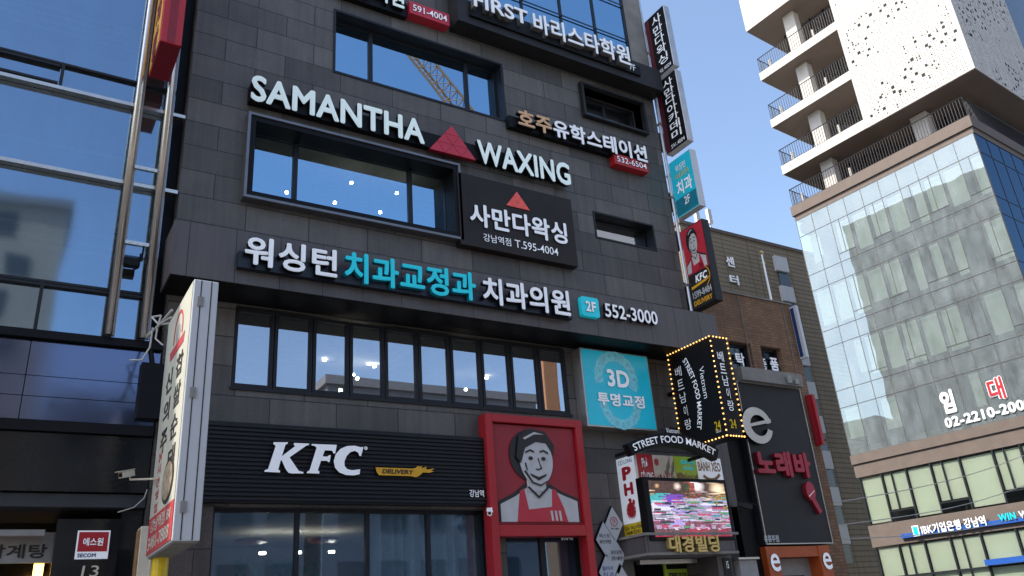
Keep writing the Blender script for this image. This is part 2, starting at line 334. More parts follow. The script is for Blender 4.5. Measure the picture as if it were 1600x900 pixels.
def frame_ring(mb, fr, u0, v0, u1, v1, t, d0, d1, m=0):
    for q in (rectp(u0, v0, u1, v0+t), rectp(u0, v1-t, u1, v1), rectp(u0, v0+t, u0+t, v1-t), rectp(u1-t, v0+t, u1, v1-t)): shape(mb, fr, q, d0, d1, m)
    return mb

# ================================================================== THE SETTING
struct('road', MB().face([(-400, -22, 0), (400, -22, 0), (400, -4.5, 0), (-400, -4.5, 0)]), M['asphalt'])
struct('ground', MB().face([(-900, -900, -.02), (900, -900, -.02), (900, 900, -.02), (-900, 900, -.02)]), M['paving'])
struct('pavement', MB().box(-60, 34, -4.35, 0, -.01, .13), M['paving'])
struct('kerb', MB().box(-60, 34, -4.5, -4.355, -.01, .135), M['kerb'])
struct('far_pavement', MB().box(-120, 120, -28, -22.1, -.01, .13), M['paving'])

# ================================================================== MAIN BUILDING
F0 = frY(0)
main = thing('office_building', 'dark granite commercial building covered in shop signs, centre of the street', 'building', (1.86, 0, 0))
SAM = (2.92, 7.2, 9.02, 10.72); CR4 = (4.52, 8.62, 12.33, 13.96); N3 = (10.8, 12.62, 9.82, 10.52); N4 = (10.9, 12.82, 13.2, 14.08)
W2 = (2.92, 9.58, 5.6, 7.02); KW = (2.78, 7.52, .35, 3.72); DOOR = (7.86, 9.56, .13, 3.36); ENT = (10.72, 12.35, .13, 2.9); W5 = (7.95, 12.95, 15.75, 18.6)
w = MB(); wall(w, F0, 1.86, 13.34, 0, 34, [SAM, CR4, N3, N4, W2, KW, DOOR, ENT, W5], .38)
w.face([(1.86, 23.5, 0), (1.86, 0, 0), (1.86, 0, 34), (1.86, 23.5, 34)]); w.face([(13.34, 0, 0), (13.34, 23.5, 0), (13.34, 23.5, 34), (13.34, 0, 34)])
w.face([(1.86, 0, 34), (13.34, 0, 34), (13.34, 23.5, 34), (1.86, 23.5, 34)]); w.face([(13.34, 23.5, 0), (1.86, 23.5, 0), (1.86, 23.5, 34), (13.34, 23.5, 34)])
obj('wall', w, M['stone'], main)
# rooms behind the glass
def room(x0, x1, z0, z1, d=5, parent=main, ceil_=True, wm=M['room'], y0=.4):
    b = MB()
    b.face([(x0, y0+d, z0), (x1, y0+d, z0), (x1, y0+d, z1), (x0, y0+d, z1)], 0)
    b.face([(x0, y0, z0), (x0, y0+d, z0), (x0, y0+d, z1), (x0, y0, z1)], 0); b.face([(x1, y0+d, z0), (x1, y0, z0), (x1, y0, z1), (x1, y0+d, z1)], 0)
    b.face([(x0, y0, z1), (x0, y0+d, z1), (x1, y0+d, z1), (x1, y0, z1)], 1); b.face([(x0, y0+d, z0), (x0, y0, z0), (x1, y0, z0), (x1, y0+d, z0)], 2)
    return obj('room', b, [wm, M['ceiling'], M['dark_room']], parent)
room(2.6, 8, 8.6, 11.0, wm=M['dark_room']); room(4.3, 9, 12, 14.2, wm=M['dark_room']); room(2.6, 10, 4.9, 7.02, 6); room(2.5, 7.7, .15, 3.75, 5)
room(10.4, 13.2, 9.6, 10.7, 3, wm=M['dark_room']); room(10.4, 13.2, 12.9, 14.2, 3, wm=M['dark_room']); room(7.9, 9.6, .13, 3.4, 2.5, wm=M['dark_room'])
room(10.72, 12.36, .13, 2.92, 4, wm=M['dark_room']); room(7.7, 13.2, 15.5, 18.8, 4, wm=M['dark_room'])
def window(rc, muls, gm, y=.3, t=.07, mt=.09, parent=main, name='window', fr=None, sill=True):
    """frame with mullions (a part) and its panes (a sub-part)"""
    u0, u1, v0, v1 = rc; fr = fr or frY(y); b = MB(); frame_ring(b, fr, u0, v0, u1, v1, t, -.05, .05)
    for k in muls: shape(b, fr, rectp(k-mt/2, v0+t, k+mt/2, v1-t), -.045, .045)
    fo = obj(name, b, M['frame'], parent)
    g = MB(); cuts = [u0+t*.5] + list(muls) + [u1-t*.5]
    for a, c in zip(cuts, cuts[1:]): g.face([on(fr, a, v0+t*.5, .005), on(fr, c, v0+t*.5, .005), on(fr, c, v1-t*.5, .005), on(fr, a, v1-t*.5, .005)])
    obj('pane', g, gm, fo); return fo
def ux(px, py, Y): return PY(px, py, Y).x
window((SAM[0]+.05, SAM[1]-.05, SAM[2]+.03, SAM[3]-.03), [ux(460, 280, .3), ux(640, 310, .3)], M['gl'])
window((CR4[0]+.03, CR4[1]-.03, CR4[2]+.03, CR4[3]-.03), [ux(578, 90, .3), ux(728, 140, .3)], M['gl'])
window(N3, [], M['gl2'], .33); window(N4, [11.85], M['gl2'], .35)
b = MB(); frame_ring(b, F0, SAM[0]-.04, SAM[2]-.04, SAM[1]+.04, SAM[3]+.04, .05, -.2, .20); obj('window_surround', b, [M['frame_edge']], main)
b = MB(); frame_ring(b, F0, SAM[0]+.013, SAM[2]+.013, SAM[1]-.013, SAM[3]-.013, .10, -.25, .17); obj('window_lining', b, M['black'], main)
b = MB(); frame_ring(b, F0, CR4[0]-.002, CR4[2]-.002, CR4[1]+.002, CR4[3]+.002, .05, -.25, .02); obj('window_surround', b, M['frame'], main)
b = MB(); frame_ring(b, F0, N4[0]-.06, N4[2]-.06, N4[1]+.06, N4[3]+.06, .06, -.25, .14); obj('window_surround', b, M['darkgrey'], main)
b = MB(); frame_ring(b, F0, N3[0]-.002, N3[2]-.002, N3[1]+.002, N3[3]+.002, .04, -.25, .02); obj('window_surround', b, M['frame'], main)
# second-floor folding sashes
n = 10; p = (W2[1]-W2[0])/n
for i in range(n):
    window((W2[0]+i*p+.008, W2[0]+(i+1)*p-.008, W2[2]+.012, W2[3]-.05), [], M['gl2'], .06, .055, name='window_sash')
b = MB(); b.box(W2[0]-.02, W2[1]+.02, -.03, .3, W2[2]-.05, W2[2]); obj('window_sill', b, M['frame'], main)
# shop window, curtain, door
kf = window(KW, [ux(463, 840, .2), ux(573, 840, .2), ux(668, 840, .2)], M['glk'], .2, .06, .07)
b = MB(); xs = ux(578, 850, .5); nn = 70
for i in range(nn):
    a, c = xs+(7.5-xs)*i/nn, xs+(7.5-xs)*(i+1)/nn
    ya, yc = .50+.13*math.sin(i*.9)+.04*math.sin(i*.37), .50+.13*math.sin((i+1)*.9)+.04*math.sin((i+1)*.37)
    b.face([(a, ya, .3), (c, yc, .3), (c, yc, 3.68), (a, ya, 3.68)])
obj('curtain', b, M['curtain'], main, smooth=True)
b = MB(); b.box(KW[1]-.01, DOOR[0]-.3, -.05, .25, .13, 3.72); obj('door_jamb', b, M['black'], main)
window(DOOR, [8.74], M['glk'], .2, .1, .12, name='door')
# overhanging fascia band
BY = -.82
b = MB(); b.box(1.73, 13.30, BY, -.003, 7.04, 7.97); fa = obj('fascia', b, M['panel'], main)
b = MB(); b.box(1.75, 13.28, BY+.02, -.01, 7.028, 7.037); obj('soffit', b, M['black'], main)
# louvre panel above the shop
b = MB(); b.box(1.9, 7.66, -.14, -.003, 3.76, 4.99)
nz_ = 18
for i in range(nz_):
    z = 3.79+i*(1.19/nz_)
    b.prism([(1.9, -.142, z), (7.66, -.142, z), (7.66, -.142, z+.038), (1.9, -.142, z+.038)], (0, -.03, 0))
obj('louvre_panel', b, M['louvre'], main)
b = MB(); b.box(1.88, 2.78, -.03, -.003, .13, 3.74); obj('pier', b, M['pier'], main)
# fifth-floor ledge box around the curtain window
x0 = PY(716, 30, -.45).x; zl = PY(1003, 131, -.45).z; zu = zl+.68
b = MB(); b.box(x0, 13.32, -.45, -.003, zl, zu); b.box(x0, x0+.2, -.45, -.003, zu, 20.2); obj('window_ledge', b, M['darkgrey'], main)
b = MB(); b.box(12.72, 13.3, -.1, -.003, zu, 20); obj('corner_pier', b, M['concrete'], main)
window((x0+.2, 12.7, zu-.1, 19), [9.3, 10.5, 11.6], M['gl'], -.06, .04, .05)
b = MB()
for z in (zu+1.0, zu+2.2): b.box(x0+.2, 12.7, -.12, -.11, z-.02, z+.02)
obj('glazing_bar', b, M['frame'], main)
# pipe at the building's edge
b = MB().tube((13.38, -.06, .1), (13.38, -.06, 21.5), .04, 10)
for z in (9, 11.4, 13.6, 15.9, 18): b.box(13.32, 13.44, -.12, -.003, z, z+.05)
tag(obj('downpipe', b, M['silver'], loc=(13.38, -.06, 0)), 'thin pale downpipe running up the right edge of the dark granite building', 'pipe')
b = MB()
for z in (8.7, 10.1, 11.2, 13.0): b.box(13.345, 13.6, .05, .3, z, z+.45)
tag(obj('cable_box', b, M['darkgrey'], loc=(13.4, .2, 8.7)), 'dark junction boxes on a riser beside the pale downpipe', 'junction box')

# ---- lamps seen through the glass
def lamp(px, py, Y, r, label, group):
    c = PY(px, py, Y); o = obj('ceiling_lamp', MB().tube(c+Vector((0, 0, .04)), c, r, 14), M['lamp'], loc=c); tag(o, label, 'lamp', group)
for i, (x, y) in enumerate(((448, 302), (549, 287), (523, 318), (594, 333), (620, 303), (656, 361))): lamp(x, y, 1.2, .035, 'small round white downlight glowing behind the third floor window', 'third floor downlights')
for x, y in ((507, 564), (576, 570), (585, 574), (552, 587), (558, 593), (532, 611), (641, 565), (693, 571), (728, 610), (760, 592)): lamp(x, y, 2.2, .035, 'round white ceiling light glowing behind the second floor folding windows', 'second floor ceiling lights')
for x, y in ((410, 866), (466, 865), (518, 864)): lamp(x, y, 3, .06, 'round ceiling spot glowing inside the ground floor shop', 'shop ceiling spots')
for x, y in ((391, 848), (506, 846), (607, 845)):
    c = PY(x, y, 2.4); o = obj('pendant_shade', MB().tube(c+Vector((0, 0, .05)), c, .28, 20, 0, .30), M['orange_paint'], loc=c); tag(o, 'flat orange disc lamp hanging inside the ground floor shop', 'lamp', 'shop disc lamps')
for x, y, h in ((388, 892, .3), (437, 893, .28), (475, 888, .3)):
    c = PY(x, y, .7); b = MB()
    for k in range(40):
        q = Vector((random.gauss(0, .13), random.gauss(0, .1), random.uniform(-.55, h*.6))); s_ = random.uniform(.03, .07)
        b.face([c+q+Vector((-s_, 0, 0)), c+q+Vector((0, .02, -s_)), c+q+Vector((s_, 0, 0)), c+q+Vector((0, -.02, s_*1.4))])
    o = obj('potted_plant', b, M['jar'], loc=c); tag(o, 'bushy green plant behind the shop window', 'plant', 'shop window plants')

# ================================================================== SIGNS ON THE MAIN BUILDING
LW = [M['white'], M['black']]; LC = [M['cool'], M['black']]; LT = [M['teal'], M['teal_dark']]
# third floor English channel letters
Y = -.2
s = thing('channel_letter_sign', 'long sign of pale channel letters reading SAMANTHA WAXING with a red triangle', 'sign', (PY(393, 160, Y).x, Y, 11.05))
b = MB(); b.box(PY(389, 160, -.14).x, PY(891, 293, -.14).x, -.14, -.003, 11.02, 11.38); obj('backing_rail', b, M['black'], s)
textY('letter', 'SAMANTHA', -.145, (394, 115), (664, 226), .10, LC, s, off=.03, split=True)
textY('letter', 'WAXING', -.145, (745, 217), (893, 291), .10, LC, s, off=.03, split=True)
def tri_logo(name, a, bl, br, fr, uvf, d0, d1, m1, parent, gap=.05):
    A, B, C_ = uvf(*a), uvf(*bl), uvf(*br); zb = min(B[1], C_[1]); B = (B[0], zb); C_ = (C_[0], zb); A = ((B[0]+C_[0])/2, A[1]); mb = MB()
    L = lambda p, q, t: (p[0]+(q[0]-p[0])*t, p[1]+(q[1]-p[1])*t); n = 3
    P = [[L(L(A, B, i/n), L(A, C_, i/n), j/i if i else 0) for j in range(i+1)] for i in range(n+1)]
    for i in range(n):
        for j in range(i+1):
            ts = [(P[i][j], P[i+1][j], P[i+1][j+1])] + ([(P[i][j], P[i+1][j+1], P[i][j+1])] if j < i else [])
            for t in ts:
                c = (sum(q[0] for q in t)/3, sum(q[1] for q in t)/3)
                shape(mb, fr, [L(q, c, gap) for q in t], d0, d1)
    sub = MB(); shape(sub, fr, [A, B, C_], max(0, d0-.03), d1-.012); obj('triangle_backing', sub, M['red_deep'], parent)
    return obj(name, mb, m1, parent)
tri_logo('triangle_logo', (706, 196), (671, 232), (744, 246), frY(-.145), lambda x, y: uvY(-.245, x, y), 0, .1, M['red_sign'], s)
# dental clinic letters on the fascia
Y = BY-.003
s = thing('channel_letter_sign', 'long clinic sign of white and teal Korean channel letters on the fascia', 'sign', (PY(384, 435, Y).x, Y, 7.2))
a = PY(373, 392, Y-.12)
b = MB(); b.box(a.x, PY(893, 480, Y-.12).x, Y-.12, Y, 7.27, 7.55); obj('backing_rail', b, M['navy_black'], s)
textY('letter', '워싱턴', Y-.125, (384, 366), (527, 435), .10, LW, s, off=.028, split=True)
textY('letter', '치과교정과', Y-.125, (539, 391), (745, 471), .10, LT, s, off=.028, split=True)
textY('letter', '치과의원', Y-.125, (753, 431), (893, 495), .10, LW, s, off=.028, split=True)
(u0, v1), (u1, v0) = uvY(Y-.1, 907, 462), uvY(Y-.1, 938, 497)
b = MB(); rr = .05; pts = [p_ for (cx, cy, a0) in ((u1-rr, v1-rr, 0), (u0+rr, v1-rr, 90), (u0+rr, v0+rr, 180), (u1-rr, v0+rr, 270)) for p_ in ell(cx, cy, rr, rr, 5, a0, a0+90)]
shape(b, frY(Y), pts, .0, .1); obj('floor_tile', b, M['teal'], s)
text('lettering', '2F', frY(Y), u0+.09, v0+.1, u1-.09, v1-.1, .103, .12, LW, s, off=.03)
textY('letter', '552-3000', Y-.03, (944, 473), (1029, 508), .08, LW, s, off=.02, split=True)
# panel sign with red triangle
Y = -.06; s = thing('panel_sign', 'flat charcoal panel sign with a red triangle above large Korean letters', 'sign', (7.4, 0, 9.0))
P1, P2 = uvY(-.2, 714, 268), uvY(-.2, 904, 417)
b = MB(); b.box(P1[0], P2[0], -.2, -.003, P2[1], P1[1]); obj('board', b, mat('brown_black_board', (.026, .019, .016), .35, 0, .3, 1.2, spec=.25), s, bevel=.01)
textY('lettering', '사만다왁싱', -.203, (733, 315), (888, 383), .03, LW, s, off=.03)
textY('lettering', '강남역점', -.203, (755, 364), (799, 385), .012, LW, s, off=.005); textY('lettering', 'T.595-4004', -.203, (804, 374), (873, 400), .012, LW, s, off=.005)
tri_logo('triangle_logo', (807, 299), (791, 320), (828, 329), frY(-.203), lambda x, y: uvY(-.22, x, y), 0, .02, M['coral'], s, .06)
# study-abroad sign
Y = -.2; s = thing('channel_letter_sign', 'orange and white rounded Korean channel letters over a red phone box', 'sign', (PY(808, 195, Y).x, Y, 11.6))
a = PY(795, 190, -.14); c = PY(1011, 245, -.14); zc = PY(810, 192, -.14).z
b = MB(); b.box(a.x, c.x, -.14, -.003, zc-.16, zc+.14); obj('backing_rail', b, M['black'], s)
LO = [M['orange'], M['black']]
textY('letter', '호주유학스테이션', -.145, (808, 168), (1013, 255), .12, LW, s, off=.032, split=True, mats_for=lambda i: LO if i < 2 else [M['white'], M['frame']])
P1, P2 = uvY(-.22, 960, 243), uvY(-.22, 1014, 270); P1 = (P1[0], P2[1]+.30)
b = MB(); b.box(P1[0], P2[0], -.22, -.003, P2[1], P1[1]); obj('phone_box', b, M['red'], s, bevel=.01)
text('lettering', '532-6504', frY(-.22), P1[0]+.06, P2[1]+.07, P2[0]-.06, P1[1]-.07, .003, .015, LW, s, off=.004)
# barista academy sign
s = thing('channel_letter_sign', 'white channel letters reading FIRST and a Korean academy name on the ledge', 'sign', (x0+.2, -.45, zl))
zb = PY(985, 104, -.62).z
b = MB(); b.box(PY(735, 30, -.5).x, PY(1000, 110, -.5).x, -.51, -.453, zb-.06, zb+.22); obj('backing_rail', b, M['black'], s)
SM = [M['white'], M['silver']]
zt = zb+.60
a0 = PY(740, 12, -.62).x; a1 = PY(825, 36, -.62).x; a2 = PY(833, 40, -.62).x; a3 = PY(985, 100, -.62).x
text('letter', 'FIRST', frY(-.51), a0, zb+.1, a1, zb+.54, .0, .14, SM, s, off=.02, split=True)
text('letter', '바리스타학원', frY(-.51), a2, zb, a3, zt, .0, .14, SM, s, off=.022, split=True)
text('lettering', '7F', frY(-.51), a3+.04, zb, a3+.24, zb+.2, .0, .02, SM, s, off=.0)
# sign at the top edge with phone number
s = thing('channel_letter_sign', 'cropped Korean channel letters beside a red phone number box, top edge', 'sign', (5.2, -.2, 14.2))
P1, P2 = uvY(-.25, 640, 1), uvY(-.25, 703, 41); P1 = (P1[0], P2[1]+.34)
b = MB(); b.box(P1[0], P2[0], -.25, -.003, P2[1], P1[1]); obj('phone_box', b, M['red_sign'], s, bevel=.01)
text('lettering', '591-4004', frY(-.25), P1[0]+.07, P2[1]+.08, P2[0]-.07, P1[1]-.08, .003, .015, LW, s, off=.012)
b = MB(); b.box(PY(520, -30, -.14).x, P1[0]-.02, -.14, -.003, P2[1]-.05, P2[1]+.34); obj('backing_rail', b, M['black'], s)
zq = PY(632, 15, -.24).z
text('letter', '미용학원', frY(-.145), PY(535, -30, -.24).x, zq, PY(632, 15, -.24).x, zq+.6, 0, .1, LC, s, off=.03, split=True)
# teal 3D sign
Y = -.3; s = thing('lightbox_sign', 'square teal lightbox sign with dental aligner pictures, reading 3D', 'sign', (10, 0, 5.4))
P1, P2 = uvY(Y, 905, 542), uvY(Y, 1028, 674); P0 = uvY(Y, 912, 667)
b = MB(); b.box(P1[0], P2[0], Y, -.003, P2[1], P1[1]); obj('cabinet', b, M['silver'], s, bevel=.01)
f3 = frY(Y); b = MB(); shape(b, f3, rectp(P1[0]+.035, P2[1]+.035, P2[0]-.035, P1[1]-.035), .003, .01); obj('face', b, M['teal_bg'], s)
def Q(x, y): return uvY(Y, 700+x/3, 450+y/3)
for (cx, cy, rx, a0, a1) in ((787, 424, 98, -28, 196), (806, 540, 94, 164, 378)):
    cu, cv = Q(cx, cy); r1 = abs(Q(cx+rx, cy)[0]-cu); k = 90
    out = [(cu+q*math.cos(R(aa)), cv+q*math.sin(R(aa))*1.04) for aa, q in ((a0+(a1-a0)*i/k, r1*(.965+.035*abs(math.sin(math.pi*11*i/k)))) for i in range(k+1))]
    inn = [(cu+q*math.cos(R(aa)), cv+q*math.sin(R(aa))*1.04) for aa, q in ((a1+(a0-a1)*i/k, r1*(.64-.03*abs(math.sin(math.pi*11*i/k)))) for i in range(k+1))]
    b = MB(); shape(b, f3, out+inn, .011, .017); ap = obj('aligner_print', b, M['teal_pale'], s)
    for i in range(11):
        b = MB(); aa = a0+(a1-a0)*(i+.5)/11; q = (cu+r1*.82*math.cos(R(aa)), cv+r1*.85*math.sin(R(aa)))
        shape(b, f3, [(q[0]+r1*.1*math.cos(t/2)*math.cos(R(aa))-r1*.075*math.sin(t/2)*math.sin(R(aa)), q[1]+r1*.1*math.cos(t/2)*math.sin(R(aa))+r1*.075*math.sin(t/2)*math.cos(R(aa))) for t in [4*math.pi*e_/12 for e_ in range(12)]], .0175, .019)
        obj('tooth_highlight', b, M['teal_light'], s)
(u0, v1), (u1, v0) = Q(736, 380), Q(850, 474); text('lettering', '3D', f3, u0, v0, u1, v1, .02, .034, [M['white'], M['teal_dark']], s, off=.035)
(u0, v1), (u1, v0) = Q(692, 487), Q(922, 578); v0 = Q(692, 548)[1]; text('lettering', '투명교정', f3, u0, v0, u1, v1, .02, .034, [M['white'], M['teal_dark']], s, off=.03)
# KFC letters and delivery sign on the louvres
Y = -.175; f4 = frY(Y)
def K(x, y): return uvY(Y-.06, 300+x/3.3333, 630+y/3.3333)
KK = [(425, 203), (500, 203), (498, 211), (487, 216), (468, 276), (537, 224), (530, 216), (532, 207), (611, 210), (609, 217), (594, 222), (508, 282), (556, 352), (581, 359), (579, 366), (520, 366), (502, 362), (486, 340), (468, 298), (462, 299), (449, 346), (459, 352), (457, 361), (376, 357), (379, 349), (396, 343), (436, 222), (423, 212)]
FF = [(624, 212), (754, 217), (746, 262), (737, 262), (730, 247), (692, 245), (680, 277), (705, 278), (716, 270), (723, 271), (717, 306), (709, 306), (702, 300), (672, 300), (655, 350), (664, 356), (662, 367), (597, 364), (599, 357), (612, 350), (649, 232), (639, 222), (622, 220)]
CC = [(893, 228), (881, 275), (871, 274), (866, 258), (848, 248), (826, 254), (806, 274), (794, 303), (795, 327), (808, 343), (834, 349), (876, 344), (873, 370), (842, 376), (802, 374), (766, 360), (745, 336), (738, 302), (748, 266), (774, 237), (808, 223), (848, 221), (878, 229)]
s = thing('channel_letter_sign', 'white slanted letters KFC on the dark ribbed panel above the shop window', 'sign', (K(376, 357)[0], Y, 4.2))
for G in (KK, FF, CC):
    b = MB(); shape(b, f4, [K(*q) for q in G], .0, .06, 0, 1); obj('letter', b, [M['white'], M['black']], s)
cu, cv = K(908, 233); b = MB(); shape(b, f4, ell(cu, cv, .03, .03, 18), 0, .04, 0, 1); o = obj('registered_mark', b, LW, s)
text('lettering', 'R', f4, cu-.012, cv-.014, cu+.012, cv+.014, .041, .045, [M['ink'], M['ink']], s, off=0)
DD = [(957, 333), (1150, 340), (1168, 336), (1176, 326), (1190, 330), (1200, 324), (1196, 338), (1212, 334), (1222, 327), (1220, 340), (1232, 345), (1266, 338), (1246, 350), (1262, 355), (1236, 362), (1204, 360), (1196, 368), (1184, 378), (1168, 385), (1140, 379), (975, 374), (963, 358)]
s = thing('flame_sign', 'small amber flame shaped sign reading DELIVERY right of the white letters', 'sign', (K(960, 370)[0], Y, 4.2))
b = MB(); shape(b, f4, [K(*q) for q in DD], .0, .05, 0, 1); obj('plate', b, [M['amber'], M['black']], s)
(u0, v1), (u1, v0) = K(993, 342), K(1153, 370); text('lettering', 'DELIVERY', f4, u0, v0, u1, v1, .051, .06, [M['ink'], M['ink']], s, off=.02, slant=.02)
(u0, v1), (u1, v0) = uvY(Y, 733, 765), uvY(Y, 756, 777)
tag(text('station_lettering', '강남역', f4, u0, v0, u1, v1, 0, .01, LW, None, off=.01)[0], 'tiny white Korean station name at the right end of the ribbed panel', 'lettering')

# red portal around the shop door with its picture panel
PYY = -.27
s = thing('entrance_portal', 'bright red square portal frame standing round the shop doorway', 'portal', (8.7, PYY, .13))
a0, a1 = 7.43, 9.62; zt = 5.42; zm0, zm1 = 3.22, 3.42
x_in0, x_in1 = 7.58, 9.46
b = MB(); b.box(a0, x_in0, PYY, -.003, .13, zt); b.box(x_in1, a1, PYY, -.003, .13, zt); b.box(x_in0, x_in1, PYY, -.003, zt-.15, zt); b.box(x_in0, x_in1, PYY, -.003, zm0, zm1)
obj('frame', b, M['red'], s, bevel=.008)
s = thing('picture_panel', 'square red picture panel with a white and black bust above the shop door', 'sign', (8.5, PYY, zm1+.02))
fp = frY(PYY+.08); U0, U1, V0, V1 = x_in0+.02, x_in1-.02, zm1+.02, zt-.17
b = MB(); shape(b, fp, rectp(U0, V0, U1, V1), -.1, .0); obj('board', b, M['red_face'], s)
def bust(fr, U0, U1, V0, V1, parent, d=.012):
    w_, h_ = U1-U0, V1-V0; q = lambda pts: [(U0+w_*x, V0+h_*y) for x, y in pts]
    def lay(name, pts, k, m): b = MB(); shape(b, fr, q(pts), .002+k*d, .002+(k+1)*d-.002); obj(name, b, m, parent)
    lay('shoulder_print', [(.02, .02), (.98, .02), (.98, .26), (.80, .32), (.64, .40), (.34, .40), (.20, .30), (.02, .22)], 0, M['portrait_black'])
    lay('shirt_print', [(.04, .02), (.96, .02), (.96, .23), (.78, .29), (.62, .36), (.36, .36), (.22, .27), (.04, .19)], 1, M['portrait_white'])
    lay('apron_print', [(.22, .02), (.82, .02), (.78, .16), (.70, .34), (.66, .35), (.64, .17), (.36, .14), (.32, .35), (.27, .32)], 2, M['red_sign'])
    b = MB()
    for x in (.62, .67, .72): shape(b, fr, q([(x, .03), (x+.025, .03), (x+.015, .13), (x-.01, .13)]), .002+3*d, .002+4*d-.004)
    obj('stripe_print', b, M['portrait_white'], parent)
    lay('hair_print', ell(.44, .69, .26, .27, 30), 1, M['portrait_black'])
    lay('neck_print', [(.36, .32), (.58, .32), (.60, .52), (.36, .52)], 2, M['portrait_white'])
    lay('head_print', ell(.49, .64, .20, .26, 30), 3, M['portrait_white'])
    K_ = M['portrait_black']
    for name, pts in (('eye_print', ell(.42, .655, .026, .020, 16)), ('eye_print', ell(.575, .655, .026, .020, 16)), ('brow_print', [(.365, .705), (.42, .73), (.465, .715), (.465, .732), (.42, .75), (.36, .722)]),
                      ('brow_print', [(.535, .715), (.58, .73), (.635, .705), (.64, .722), (.58, .75), (.535, .732)]), ('nose_print', [(.505, .66), (.515, .66), (.535, .56), (.50, .545), (.475, .553), (.475, .543), (.50, .532), (.55, .553)]),
                      ('mouth_print', [(.40, .50), (.50, .465), (.60, .50), (.585, .475), (.50, .43), (.415, .475)]), ('jaw_print', [(.33, .52), (.42, .40), (.52, .375), (.62, .43), (.60, .43), (.52, .39), (.43, .415), (.35, .53)]), ('cheek_print', [(.345, .60), (.36, .61), (.375, .53), (.365, .53)])):
        lay(name, pts, 4, K_)
    lay('collar_print', [(.36, .36), (.49, .25), (.62, .36), (.60, .37), (.49, .275), (.38, .37)], 3, K_)
    lay('hair_highlight', [(.34, .86), (.48, .93), (.60, .91), (.48, .905), (.36, .845)], 5, M['portrait_white'])
    lay('hair_print', [(.25, .66), (.30, .60), (.36, .76), (.50, .83), (.62, .82), (.70, .70), (.72, .80), (.62, .94), (.44, .97), (.29, .88)], 4, M['portrait_black'])
bust(fp, U0, U1, V0, V1, s)
(u0, v1), (u1, v0) = uvY(.15, 875, 838), uvY(.15, 894, 844)
tag(text('door_lettering', '일반음식점', frY(.13), u0, v0, u1, v1, 0, .006, LW, None, off=.0)[0], 'tiny white Korean lettering on the dark door glass under the red panel', 'lettering')
# small cameras
def bullet_camera(c, d, label, arm_to, sc=1.0, m=M['white']):
    d = Vector(d).normalized(); t = thing('security_camera', label, 'camera', c)
    side = d.cross(Vector((0, 0, 1))).normalized(); up = side.cross(d)
    def ob(name, l0, l1, w_, h0, h1, mm):
        b = MB(); P = []
        for l in (l0, l1):
            for s_, h_ in ((-w_, h0), (w_, h0), (w_, h1), (-w_, h1)): P.append(c+d*l*sc+side*s_*sc+up*h_*sc)
        n_ = len(b.v); b.v += P
        for f in ((0, 3, 2, 1), (4, 5, 6, 7), (0, 1, 5, 4), (1, 2, 6, 5), (2, 3, 7, 6), (3, 0, 4, 7)): b.f.append(f); b.mi.append(0)
        return obj(name, b, mm, t, bevel=.01*sc)
    ob('housing', -.2, .16, .07, -.07, .07, m); ob('sun_shield', -.21, .24, .09, .075, .092, m); ob('lens', .161, .18, .045, -.045, .045, M['black'])
    obj('bracket', MB().path([c+d*(-.1*sc)-up*.07*sc, c-up*.14*sc-d*.1*sc, Vector(arm_to)], .022*sc), m, t); return t
bullet_camera(PY(765, 800, -.42), (-.5, -.8, -.35), 'small white security camera on the left edge of the red portal', PY(772, 793, -.2), .55)

# ================================================================== STREET FOOD ENTRANCE
# canopy shelf and gold letters
CY = -.75
s = thing('entrance_canopy', 'dark brown metal canopy over the street food doorway with a pale edge', 'canopy', (10.5, CY, 2.8))
zc0, zc1 = PY(1090, 862, CY).z, PY(1090, 838, CY).z
b = MB(); b.box(10.45, 12.75, CY, -.003, zc0, zc1+.02); obj('fascia', b, M['panel'], s)
b = MB(); b.box(10.4, 12.85, CY-.06, -.003, zc1+.023, zc1+.07); b.box(10.42, 12.8, CY-.04, -.003, zc0-.05, zc0-.003); obj('trim', b, M['concrete'], s)
s = thing('gold_letter_sign', 'gold Korean building name letters standing on the brown canopy', 'sign', (11.0, CY, zc0))
textY('letter', '대경빌딩', CY-.003, (1044, 837), (1126, 862), .09, [M['gold'], M['gold']], s, off=.03, split=True)
# PHO box
XB, YB = 10.6, -.56
s = thing('lightbox_sign', 'white and yellow side lightbox with red PHỞ letters stacked downwards', 'sign', (XB, 0, 3.2))
b = MB(); b.box(XB, XB+.06, YB+.003, -.003, 3.21, 4.74); obj('cabinet', b, M['silver'], s)
fx = frX(XB); b = MB(); shape(b, fx, rectp(.0, 3.45, -YB-.005, 4.73), .002, .01); obj('face', b, M['white'], s)
b = MB(); shape(b, fx, rectp(.0, 3.215, -YB-.005, 3.445), .002, .012); obj('yellow_strip', b, M['yellow'], s)
RI = [M['magenta'], M['magenta']]; II = [M['ink'], M['ink']]; RD = [M['red'], M['red']]
text('lettering', 'CÔ LONG', fx, .06, 4.60, .50, 4.70, .011, .015, [M['teal_dark']]*2, s, off=.0)
for ch, z0_, z1_ in (('P', 4.28, 4.54), ('H', 3.98, 4.22), ('Ở', 3.52, 3.92)): text('lettering', ch, fx, .15, z0_, .43, z1_, .011, .018, RD, s, off=.05)
text('lettering', 'GIA TRUYỀN', fx, .03, 3.335, .53, 3.43, .013, .016, II, s, off=.01); text('lettering', 'NAM ĐỊNH', fx, .07, 3.225, .49, 3.32, .013, .016, II, s, off=.01)
s = thing('menu_banner', 'row of colourful menu panels on the box front behind the screen', 'banner', (XB, YB, 3.2))
fb = frY(YB); xr = PY(1126, 722, YB).x; zt_, zb_ = 4.74, 4.22
cuts = [XB+.06] + [PY(960+q/5.625, 740, YB).x for q in (352, 535, 735)] + [xr]
